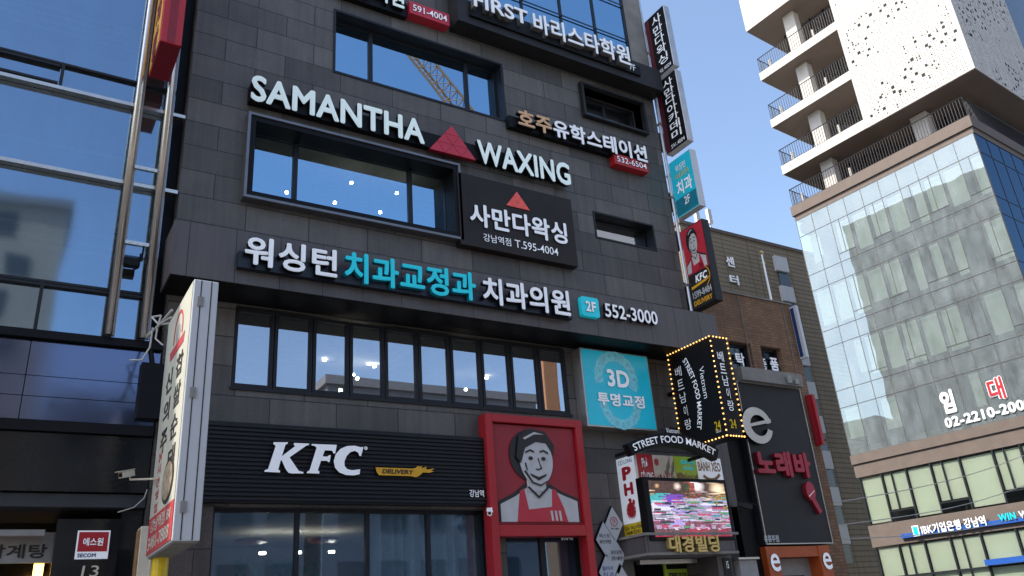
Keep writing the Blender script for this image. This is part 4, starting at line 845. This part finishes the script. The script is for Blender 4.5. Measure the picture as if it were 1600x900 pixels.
# terrace, balconies, columns
tr = MB(); tr.box(-.12, DP, YR-.12, YL0+.1, 23.79, 24.42); tr.box(-.02, DP, YR-.03, YL0+.02, 23.47, 23.787); lob('terrace_slab', tr, M['tower_stone'])
def railing(name, pts, z0, z1, step=.16):
    b = MB()
    for (x0_, y0_), (x1_, y1_) in zip(pts, pts[1:]):
        L_ = math.hypot(x1_-x0_, y1_-y0_); n_ = max(2, int(L_/step))
        for i in range(n_+1):
            t = i/n_; x, y = x0_+(x1_-x0_)*t, y0_+(y1_-y0_)*t; b.box(x-.012, x+.012, y-.012, y+.012, z0, z1)
        b.tube((x0_, y0_, z1), (x1_, y1_, z1), .03, 6); b.tube((x0_, y0_, z0+.06), (x1_, y1_, z0+.06), .015, 6)
    return lob(name, b, M['frame'])
railing('terrace_railing', [(3.5, YL0-.05), (-.02, YL0-.05), (-.02, YR-.02), (DP, YR-.02)], 24.42, 25.6)
BXL, BXR = 9.1, 2.88
for z0_, z1_ in ((26.78, 27.39), (30.27, 30.84), (33.94, 34.53)):
    sl = MB(); sl.box(-.02, 4.3, BXL-1.2, YL0+.12, z0_, z1_); lob('balcony_slab', sl, M['tower_white'])
    sl = MB(); sl.box(.02, 4.25, BXL-1, YL0+.08, z0_-.012, z0_-.003); lob('balcony_soffit', sl, M['soffit'])
    railing('balcony_railing', [(3.5, YL0+.06), (.05, YL0+.06), (.05, BXL)], z1_, z1_+1.15)
for z0_, z1_ in ((24.42, 26.76), (27.39, 30.25), (30.84, 33.92), (34.53, 38.1)):
    c_ = MB(); c_.box(.9, 1.5, 12.2, 13.0, z0_, z1_); lob('column', c_, M['tower_white'])
for z_ in (24.42, 27.39, 30.84, 34.53):
    for y_ in (14.2, 10.9): lob('balcony_bollard', MB().box(.25, .37, y_, y_+.12, z_, z_+.75), M['tower_white'])  # plain white boxes by the railings
c_ = MB(); c_.box(.9, 1.5, 6.3, 7.2, 24.42, 26.5); lob('column', c_, M['tower_white'])
gw = MB()
for z0_, z1_ in ((24.42, 26.76), (27.39, 30.25), (30.84, 33.92), (34.53, 38.1)): gw.face([(2.6, YL0-1.6, z0_), (2.6, YR+1, z0_), (2.6, YR+1, z1_), (2.6, YL0-1.6, z1_)])
lob('balcony_glass', gw, M['gl2'])
gb = MB()
for i in range(10): gb.box(2.54, 2.66, YR+1+i*1.0-.03, YR+1+i*1.0+.03, 24.42, 38.1)
lob('balcony_frame', gb, M['frame'])
ub = MB(); ub.box(-.1, 6, BXL-.5, YL0+.3, 38.1, 48); lob('upper_block', ub, M['tower_white'])
ub = MB(); ub.box(-.08, 5.9, BXL, YL0+.28, 38.08, 38.094); lob('upper_soffit', ub, M['soffit'])
# perforated cladding box
ZB = 26.55; ZT = 46; XD = 8.4; xf = -.35
pc = MB(); pc.box(xf, XD, BXR, BXL, ZB+.02, ZT); lob('perforated_cladding', pc, M['tower_white'])
lob('cladding_soffit', MB().box(xf+.03, DP, BXR+.03, BXL-.03, ZB-.02, ZB+.018), M['soffit'])
random.seed(11)
def holes(fr, u0, u1, v0, v1, mb, jm, ph=0, d=.004):
    """cladding panels with square holes: fine dots on a lattice, larger holes drifting in diagonals"""
    nx = max(1, round((u1-u0)/.78)); cwid = (u1-u0)/nx
    for i in range(nx+1):
        v = v0-random.random()*1.5
        while v < v1:
            e = min(v1, v+3.3); shape(jm, fr, rectp(u0+i*cwid-.009, max(v, v0), u0+i*cwid+.009, e), .002, d)
            if i < nx and e < v1: shape(jm, fr, rectp(u0+i*cwid+.01, e-.008, u0+(i+1)*cwid-.01, e+.008), .002, d)
            v = e
    g = .155; k = 0; taken = set()
    cells = [(a, b) for a in range(int((u1-u0-.2)/g)) for b in range(int((v1-v0-.2)/g))]; random.shuffle(cells)
    for a, b in cells:
        if (a, b) in taken: continue
        u, v = u0+.12+a*g, v0+.12+b*g; k += 1
        band = (math.sin((v-.55*u)*1.25+ph)+.55*math.sin((v+.3*u)*2.9+1.3+ph)+.4*math.sin(u*3.1))/1.5
        q = random.random()
        if band > .30 and q < .11: sz = random.uniform(.13, .20)
        elif band > .0 and q < .16: sz = random.uniform(.07, .10)
        elif q < .75: sz = .04
        else: continue
        if sz > .14 and ((a+1, b) in taken or (a, b+1) in taken or (a+1, b+1) in taken): sz = .07
        if sz > .14: taken |= {(a+1, b), (a, b+1), (a+1, b+1), (a-1, b), (a, b-1), (a-1, b-1), (a+1, b-1), (a-1, b+1)}
        e = d+.002; mb.face([on(fr, u, v, e), on(fr, u+sz, v, e), on(fr, u+sz, v+sz*1.1, e), on(fr, u, v+sz*1.1, e)])
hm, jm = MB(), MB()
holes(frX(xf), -BXL, -BXR, ZB+.05, 37, hm, jm)
lob('perforation', hm, mat('perforation_dark', (.045, .052, .05), .95, 0, .5, 1.5, spec=0)); lob('panel_joint', jm, M['grey'])
hm, jm = MB(), MB()
holes((Vector((0, BXR, 0)), Vector((1, 0, 0)), Vector((0, 0, 1)), Vector((0, -1, 0))), xf, XD, ZB+.05, 37, hm, jm, 2)
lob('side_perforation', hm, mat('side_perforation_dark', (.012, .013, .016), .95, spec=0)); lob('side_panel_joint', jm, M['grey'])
ds = MB(); ds.box(XD+.02, DP, BXR+.3, BXL, ZB+.02, ZT); lob('rear_glass_block', ds, mat('dark_blue_glass', (.012, .03, .055), .15, spec=.3))
# tower lettering
t = thing('letter_sign', 'big white and red Korean rental letters over a phone number on tower glass', 'sign', tuple(TP), None, TA)
def textT(name, body, a, b_, d0, d1, mats, parent, **k):
    (u0, v1), (u1, v0) = uvT(*a), uvT(*b_); return text(name, body, frX(0), u0, v0, u1, v1, d0, d1, mats, parent, local=True, **k)
(u0, v1), (u1, v0) = uvT(1466, 613), uvT(1497, 643); text('letter', '임', frX(0), u0, v0, u1, v1, .02, .06, [M['white'], M['cream']], t, off=.05, local=True)
(u0, v1), (u1, v0) = uvT(1540, 594), uvT(1574, 622); text('letter_outline', '대', frX(0), u0-.04, v0-.04, u1+.04, v1+.04, .02, .04, LW, t, off=.085, local=True); text('letter', '대', frX(0), u0, v0, u1, v1, .041, .07, [M['red'], M['red']], t, off=.02, local=True)
z0_ = uvT(1478, 670)[1]; z1_ = uvT(1478, 655)[1]; text('letter', '02-2210-2000', frX(0), uvT(1478, 664)[0], z0_, uvT(1478, 664)[0]+4.1, z1_+.05, .02, .06, [M['white'], M['cream']], t, off=.04, local=True)
t = thing('letter_sign', 'white bank name letters IBK on a blue bar along the tower podium', 'sign', tuple(TP), None, TA)
u0 = uvT(1409, 835)[0]; b = MB(); b.box(-.14, -.003, -u0-6.2, -u0, 4.68, 4.88); lob('blue_bar', b, M['blue'], t)
b = MB(); (a0, v1), (a1, v0) = uvT(1427, 822), uvT(1441, 837); shape(b, frX(-.14), rectp(a0, v0, a1, v1), .003, .05); lob('logo_tile', b, M['white'], t); b = MB(); shape(b, frX(-.14), rectp(a0+.05, v0+.06, a1-.05, v1-.06), .051, .06); lob('logo_mark', b, M['teal'], t)
ul = uvT(1443, 830)[0]; text('letter', 'IBK기업은행 강남역', frX(-.14), ul, 4.70, ul+3.15, 5.17, .003, .06, LW, t, off=.03, local=True)
text('letter', 'WIN', frX(-.14), ul+3.75, 4.80, ul+4.5, 5.12, .003, .06, [M['teal'], M['navy']], t, off=.04, local=True); text('letter', 'WIN', frX(-.14), ul+4.65, 4.80, ul+5.4, 5.12, .003, .06, LW, t, off=.04, local=True)
u0 = uvT(1542, 880)[0]; v0 = uvT(1542, 884)[1]; t = thing('awning_sign', 'short blue sign bar low on the tower podium by the picture corner', 'sign', tuple(TP), None, TA); b = MB(); b.box(-.2, -.003, -u0-3, -u0, v0, v0+.25); lob('bar', b, M['blue'], t)

# ================================================================== LEFT BUILDING
lf = thing('glass_building', 'blue glass fronted building with steel bars at the left edge', 'building', (0, 0, 0))  # unseen left stretch lengthened to shade the white box sign
XE = 1.66
zz = lambda x, y, Y=0: PY(x, y, Y).z
g = MB(); g.face([(-45, .1, 6.2), (XE, .1, 6.2), (XE, .1, 20), (-45, .1, 20)]); obj('curtain_glass', g, M['gll'], lf)
b = MB(); b.box(-45, XE, 3, 12, 0, 20); b.box(-45, XE, .9, 3, 20, 20.2); obj('core', b, M['dark_room'], lf)
b = MB()
for z in (10.42, 8.9): b.box(-45, 1.84, -.03, .09, z-.032, z+.032)
obj('cornice_bar', b, M['steel'], lf)
b = MB()
for z in (12.95, 10.94, 7.0, 6.95, 15.5): b.box(-45, XE, .03, .09, z-.02, z+.02)
for x in (-.12, -2.4, -5): b.box(x-.025, x+.025, .028, .088, 10.46, 10.93)
for x in (.1, -2, -4.5): b.box(x-.025, x+.025, .028, .088, 6.2, 6.98)
b.box(-45, -.16, .02, .095, 10.52, 10.56); b.box(-45, -.16, .02, .095, 10.86, 10.90)
obj('glazing_bar', b, M['frame'], lf)
b = MB()
for z in (9.6, 11.9, 12.05, 12.2, 12.35, 8.1, 7.9, 7.75): b.box(-45, XE-.1, .5, .52, z, z+.06)
obj('blind', b, M['ceiling'], lf)
obj('floor_edge', MB().box(-45, XE, .7, 2.9, 8.3, 8.7).box(-45, XE, .7, 2.9, 11.4, 11.8).box(-45, XE, .7, 2.9, 14.6, 15), M['room'], lf)
b = MB(); b.box(-45, 1.84, -.1, .09, 6.06, 6.18); b.box(-45, 1.84, -.05, .09, 4.72, 4.87); obj('dark_beam', b, M['black'], lf)
b = MB()
xs_ = [-45, -12, -8, -5, -2.2, .08, 1.84]; zs_ = [4.88, 5.22, 5.52, 6.05]
for a, c in zip(xs_, xs_[1:]):
    for d, e in zip(zs_, zs_[1:]): b.box(a+.006, c-.006, .0, .06, d+.005, e-.005)
obj('polished_panel', b, M['gloss_blue'], lf)
b = MB(); b.box(-45, 1.84, .02, .08, 3.9, 4.71); obj('fascia_glass', b, M['gloss_black'], lf)
b = MB(); b.box(-45, 1.84, .07, 2, 3.7, 3.88); obj('entrance_soffit', b, M['dark_room'], lf)
b = MB(); b.box(-45, 1.84, 1.6, 1.7, 0, 3.7); b.box(.75, 1.55, .15, 1.6, 0, 3.55); b.box(1.55, 1.84, .2, 1.6, 0, 3.7); obj('entrance_wall', b, M['gloss_black'], lf)
b = MB(); b.box(-45, .62, .25, .4, 3.34, 3.42); obj('door_track', b, M['grey'], lf)
b = MB(); b.box(1.67, 1.85, .3, 10, 0, 20); obj('side_wall', b, M['black'], lf)
b = MB()
for k, (px, w_, c_) in enumerate(((25, 20, 1), (60, 30, 0), (78, 16, 2), (100, 12, 1), (120, 40, 0))):
    x = PY(px, 785, .6).x; z = PY(px, 782+4*(k % 3), .6).z; b.box(x, x+w_*.012, .6, .63, z-.03, z+.02, c_)
tag(obj('menu_strip', b, [M['warm'], M['ribbon'], M['jar']], loc=(0, .6, 3.7)), 'strip of small lit menu pictures under the dark left fascia', 'menu')
# white hanging board with brush letters and warm lamp
t = thing('brush_letter_board', 'grey board with black brush Korean letters behind the left entrance', 'sign', (-.3, .5, 2.8)); u1 = PY(84, 845, .5).x; zt_ = PY(30, 832, .5).z; zb_ = PY(30, 880, .5).z
b = MB(); b.box(-3, u1, .5, .54, zb_, zt_); obj('board', b, M['grey'], t)
(a0, v1), (a1, v0) = uvY(.5, -22, 851), uvY(.5, 72, 872); text('lettering', '삼계탕', frY(.5), a0, v0, a1, v1, .003, .01, II, t, off=.02)
b = MB(); a0 = PY(53, 885, .6).x; b.box(a0, a0+.12, .6, .66, 2.2, PY(53, 881, .6).z); tag(obj('wall_lamp', b, glow('orange_lamp', (1, .5, .1), 4), loc=(a0, .6, 2.2)), 'glowing orange upright lamp inside the left entrance', 'lamp')
# security plaque, 13
t = thing('security_plaque', 'red and white security company plaque on the dark left pillar', 'sign', (1.0, .15, 2.95)); fs = frY(.14); A, B = uvY(.13, 122, 829), uvY(.13, 168, 873)
b = MB(); shape(b, fs, rectp(A[0], B[1], B[0], A[1]), -.006, .01); obj('plate', b, M['white'], t); b = MB(); h_ = A[1]-B[1]; shape(b, fs, rectp(A[0]+.02, B[1]+.26*h_, B[0]-.02, A[1]-.02), .011, .014); obj('red_field', b, M['red'], t)
text('lettering', '에스원', fs, A[0]+.08, B[1]+.46*h_, B[0]-.08, B[1]+.74*h_, .015, .018, LW, t, off=.02); text('lettering', 'SECOM', fs, A[0]+.03, B[1]+.06*h_, A[0]+.26, B[1]+.2*h_, .011, .014, [M['navy']]*2, t, off=.04)
(u0, v1), (u1, v0) = uvY(.13, 129, 884), uvY(.13, 153, 901); tag(text('house_number', '13', fs, u0, v0, u1, v1, 0, .02, [M['cream']]*2, None, off=0, slant=.06)[0], 'cream house number 13 under the red and white plaque', 'number')
# steel poles and ladder ties
for x, lab in ((1.05, 'left one of two tall steel poles in front of the blue glass'), (1.53, 'right one of two tall steel poles in front of the blue glass')):
    t = thing('steel_pole', lab, 'pole', (x, -.18, 6.18), 'steel poles on the glass front')
    obj('tube', MB().tube((x, -.18, 6.19), (x, -.18, 19), .055, 14), M['steel'], t, smooth=True); obj('rear_tube', MB().box(x+.052, x+.09, -.16, -.1, 6.19, 19), M['steel_dull'], t)
    obj('fixing', MB().box(x-.03, x+.03, -.13, .08, 8.2, 8.26).box(x-.03, x+.03, -.13, .08, 12, 12.06), M['steel'], t)
for z, lab in ((PY(230, 265, -.18).z, 'upper flat steel tie joining the two steel poles'), (PY(213, 381, -.18).z, 'lower flat steel tie joining the two steel poles')):
    b = MB(); b.box(1.12, 1.47, -.21, -.15, z-.03, z+.03)
    for k in range(3): b.tube((1.2+.1*k, -.211, z), (1.2+.1*k, -.22, z), .012, 8)
    tag(obj('steel_tie', b, M['steel'], loc=(1.3, -.18, z)), lab, 'steel tie')
c = PY(205, 411, -.1); t = thing('flood_lamp', 'small dark flood lamp clamped between the steel poles', 'lamp', c); obj('head', MB().box(c.x-.12, c.x+.1, c.y-.1, c.y+.05, c.z-.07, c.z+.05), M['black'], t); obj('stem', MB().path([c, c+Vector((.15, .05, .1)), c+Vector((.16, .05, .35))], .015), M['black'], t)
# red blade sign
t = thing('blade_sign', 'red box blade sign with an orange printed face above the steel poles', 'sign', (1.16, -.2, 10.85)); XR = 1.16; zr_ = 10.9
b = MB(); b.box(XR, XR+.33, -1.3, -.25, zr_, 15); obj('cabinet', b, M['red'], t, bevel=.01); b = MB(); b.box(XR+.1, XR+.22, -1.306, -1.302, zr_+.03, 15); obj('dark_stripe', b, M['red_deep'], t)
b = MB(); b.box(XR+.01, XR+.32, -1.28, -.27, zr_-.012, zr_-.003); obj('base_plate', b, M['red_deep'], t)
fr = frX(XR); b = MB(); shape(b, fr, rectp(.27, zr_+.04, 1.22, 15), .003, .01); obj('face', b, M['amber'], t)
for k in range(5): vchar('한방삼계탕'[k], fr, .75, zr_+3.2-.72*k, .5, .6, [M['red_deep']]*2, .02, par=t, d=(.011, .02))
obj('bracket', MB().box(XR+.1, XR+.2, -.25, .0, zr_+.4, zr_+.48).box(XR+.1, XR+.2, -.25, .0, zr_+2.4, zr_+2.48), M['steel'], t)
# dark box on the polished panels
(u0, v1), (u1, v0) = uvY(-.12, 222, 565), uvY(-.12, 250, 655); t = thing('black_box', 'tall black box hung on the polished blue panels', 'box', (u0, -.1, v0)); b = MB(); b.box(u0, u1, -.12, -.003, v0, v1); obj('body', b, M['black'], t, bevel=.01); obj('hanger', MB().tube(((u0+u1)/2, -.05, v1), ((u0+u1)/2-.06, -.05, v1+.28), .03), M['black'], t)
# white pylon blade sign
XW, yA, yB, zA, zB_ = 1.6, -2.12, -3.68, 2.76, 5.74
t = thing('pylon_sign', 'tall white box sign with black brush letters and a red base panel', 'sign', (XW, yA, 0)); b = MB(); b.box(XW, XW+.28, yB, yA, zA, zB_); obj('cabinet', b, M['sign_white'], t, bevel=.012)
b = MB()
for x in (XW+.085, XW+.2): b.box(x-.006, x+.006, yB-.004, yB-.001, zA+.01, zB_-.01)
obj('seam', b, M['ink'], t)
for z in (zA+.35, zA+1.6, zB_-.28):
    b = MB(); b.box(XW+.05, XW+.12, yB-.016, yB-.006, z-.06, z+.06)
    for q in (-.035, 0, .035): b.tube((XW+.085, yB-.017, z+q), (XW+.085, yB-.021, z+q), .01, 6)
    obj('hinge', b, M['grey'], t)
b = MB(); b.box(XW+.02, XW+.26, yB+.02, yA-.02, zA-.015, zA-.003); obj('base_plate', b, M['concrete'], t)
fr = frX(XW); b = MB(); shape(b, fr, rectp(-yA+.02, zA+.44, -yB-.02, zB_-.02), .002, .008); obj('face', b, M['sign_face'], t)
b = MB(); shape(b, fr, rectp(-yA+.02, zA+.02, -yB-.02, zA+.437), .002, .009); obj('red_panel', b, M['ribbon'], t)
c0 = -yA
for i, ch in enumerate('찹쌀순대'): vchar(ch, fr, c0+1.14, zB_-.92-.37*i, .40, .28, II, .015, par=t, d=(.009, .014))
for i, ch in enumerate('신의주'): vchar(ch, fr, c0+.52, zB_-.96-.37*i, .40, .28, II, .015, par=t, d=(.009, .014))
for i, ch in enumerate(('24', '시', '간', '영', '업')): vchar(ch, fr, c0+.40, zA+1.12-.15*i, .2, .11, [M['ribbon']]*2, .01, par=t, d=(.009, .012))
text('lettering', '강남역점 B1', fr, c0+.2, zA+.25, c0+1.4, zA+.40, .010, .014, [M['sign_face']]*2, t, off=.01); text('lettering', '3481-7888', fr, c0+.12, zA+.06, c0+1.38, zA+.21, .010, .014, [M['sign_face']]*2, t, off=.01)
b = MB(); shape(b, fr, arc_band(c0+.85, zB_-.42, .24, .28, -20, 200, 26, 1), .009, .014); shape(b, fr, [(c0+.45, zB_-.68), (c0+1.25, zB_-.68), (c0+1.3, zB_-.56), (c0+.4, zB_-.56)], .009, .013); obj('emblem', b, M['ribbon'], t)
b = MB(); shape(b, fr, ell(c0+.85, zB_-.44, .14, .12), .009, .012); obj('bowl_print', b, M['grey'], t)
b = MB(); shape(b, fr, ell(c0+1.06, zA+.72, .34, .26), .009, .012); obj('dish_print', b, M['ink'], t); b = MB(); shape(b, fr, ell(c0+1.04, zA+.72, .28, .21), .013, .016); obj('food_print', b, M['food'], t)
obj('post', MB().tube((XW+.14, yA-.15, 0), (XW+.14, yA-.15, zA), .09, 16), M['yellow'], t); obj('rear_post', MB().box(XW+.05, XW+.25, yA+.0, yA+.12, 0, zA+.4), M['cream'], t)
# ropes
p0, p1 = PX(268, 490, XW), PY(228, 525, -.1); mid = p0.lerp(p1, .5)
b = MB(); b.path([p0+Vector((0, 0, .05)), mid+Vector((0, 0, -.02)), p1], .018); b.path([p0+Vector((0, 0, -.05)), mid, p1+Vector((0, 0, -.05))], .014); b.path([mid, mid+Vector((.03, 0, .16)), mid+Vector((-.09, 0, .12)), mid+Vector((.0, -.1, -.02)), mid+Vector((.2, -.2, .0))], .014)
b.path([mid, mid+Vector((-.01, 0, -.2)), mid+Vector((.08, -.1, -.32))], .012); b.path([mid+Vector((-.05, .1, 0)), mid+Vector((-.06, .1, -.3)), mid+Vector((-.15, .1, -.5)), mid+Vector((-.3, .15, -.5))], .012)
tag(obj('rope', b, M['rope'], loc=mid), 'pale knotted rope tying the white box sign to the left building', 'rope')
c = PY(197, 741, -.3); bullet_camera(c, (-.75, -.6, -.28), 'white security camera on an arm beside the white box sign', PX(240, 755, 1.55)+Vector((0, 0, .05)), .62, M['cream'])
b = MB(); q = PY(230, 765, -.25); b.path([q, q+Vector((-.03, 0, -.12)), q+Vector((-.15, 0, -.25)), q+Vector((-.35, 0, -.32))], .008); tag(obj('camera_cable', b, M['pale_wire'], loc=q), 'thin pale cable hanging below the left security camera', 'cable')
# cream utility box below the sign
t = thing('utility_box', 'cream painted metal box with a dark printed side by the yellow post', 'box', (1.3, -1.2, 1.2)); b = MB(); a0 = PY(216, 870, -1.2).x; b.box(a0, a0+.28, -1.2, -.9, 1.0, PY(220, 822, -1.2).z); obj('body', b, M['cream'], t, bevel=.01); b = MB(); b.box(a0-.012, a0-.003, -1.18, -.92, 1.02, PY(220, 826, -1.2).z); obj('printed_side', b, M['brown'], t)

# ================================================================== OVERHEAD CABLES AT THE RIGHT
for (x0_, y0_, x1_, y1_), lab in (((1300, 786, 1600, 705), 'thin pale overhead cable sloping up across the tower podium, highest of three'), ((1316, 820, 1600, 752), 'thin pale overhead cable crossing the tower podium, middle of three'), ((1316, 842, 1600, 800), 'thin pale overhead cable crossing the tower podium, lowest of three')):
    p0 = PY(x0_, y0_, .2); p1 = PX(x1_, y1_, 30); p1 = p1+(p1-p0)*.2; b = MB(); pts = []
    for i in range(13): q = p0.lerp(p1, i/12); q.z -= .25*math.sin(math.pi*i/12); pts.append(q)
    b.path(pts, .012, 5); tag(obj('overhead_cable', b, M['pale_wire'], loc=p0), lab, 'cable', 'overhead cables')

# ================================================================== ACROSS THE STREET AND BEHIND (seen mirrored in the glass)
def block(label, x0_, x1_, y0_, y1_, h, wm, face, sx=2.4, sz=3.3, ww=1.5, wh=1.7, stripe=False):
    t = thing('office_block', label, 'building', ((x0_+x1_)/2, (y0_+y1_)/2, 0)); b = MB(); b.box(x0_, x1_, y0_, y1_, 0, h); obj('wall', b, wm, t); g = MB()
    z = 4.2; r = 0
    while z+wh < h-.4:
        x = x0_+.8+(r % 2)*(.9 if stripe else 0)
        while x+ww < x1_-.4:
            yy_ = y1_ if face > 0 else y0_
            g.box(x, x+ww, yy_+(.004 if face > 0 else -.06), yy_+(.06 if face > 0 else -.004), z, z+wh); x += sx
        z += sz; r += 1
    obj('window', g, M['opp_win'], t)
    obj('roof_cap', MB().box(x0_-.2, x1_+.2, y0_-.2, y1_+.2, h+.003, h+.5).box((x0_+x1_)/2-2, (x0_+x1_)/2+1.5, (y0_+y1_)/2-1.5, (y0_+y1_)/2+2, h+.51, h+2.2), M['opp2'], t)
    return t
block('pale block with staggered windows across the street, mirrored in the left panels', -26, 1.0, -48, -30, 23.5, M['opp1'], 1, 1.9, 2.2, 1.15, 1.25, True)
block('low cream block across the street mirrored in the folding windows', 1.6, 14, -44, -30, 13.4, M['opp2'], 1)
block('grey block across the street further along, mirrored in the shop glass', 15, 29, -46, -30, 15.5, M['opp2'], 1)
block('unseen tall grey block across the street, raised to shade the tower side', 52, 86, -50, -30, 46, M['opp2'], 1)  # height raised to screen sky light off the tower's side face
block('grey brown block behind the granite building, mirrored in the tower glass', -12, 9, 27, 40, 17, mat('behind_wall', (.26, .23, .16), .9), -1)
block('low block behind the brick building, mirrored low in the tower glass', 10, 26, 30, 42, 11, M['opp2'], -1)
# tower crane standing across the street (mirrored in the fourth-floor window)
def mirror(px, py, Yv): p = PY(px, py, Yv); return Vector((p.x, -p.y+.6, p.z))
t = thing('tower_crane', 'brown lattice tower crane jib mirrored in the fourth floor window', 'crane', (0, -62, 0))
q0, q1 = mirror(632, 62, 62), mirror(752, 215, 62); d = (q1-q0); q0 = q0-d*.25; q1 = q1+d*.6; d = (q1-q0).normalized(); up = Vector((0, 1, 0)).cross(d).normalized(); sd = Vector((0, 1, 0)); b = MB(); hw = 1.15
ch = [(up*hw, 0), (-up*hw*.6+sd*hw, 0), (-up*hw*.6-sd*hw, 0)]; L_ = (q1-q0).length; n_ = 22
for o_, _ in ch: b.tube(q0+o_, q1+o_, .16, 6)
for i in range(n_):
    a_, c_ = q0+d*L_*i/n_, q0+d*L_*(i+1)/n_
    for j in range(3): b.tube(a_+ch[j][0], c_+ch[(j+1) % 3][0], .06, 5); b.tube(a_+ch[j][0], a_+ch[(j+1) % 3][0], .05, 5)
obj('jib', b, M['rust'], t); obj('mast', MB().box(q1.x-1, q1.x+1, q1.y-1, q1.y+1, 0, q1.z), M['rust'], t)

bpy.data.objects.remove(_fo)
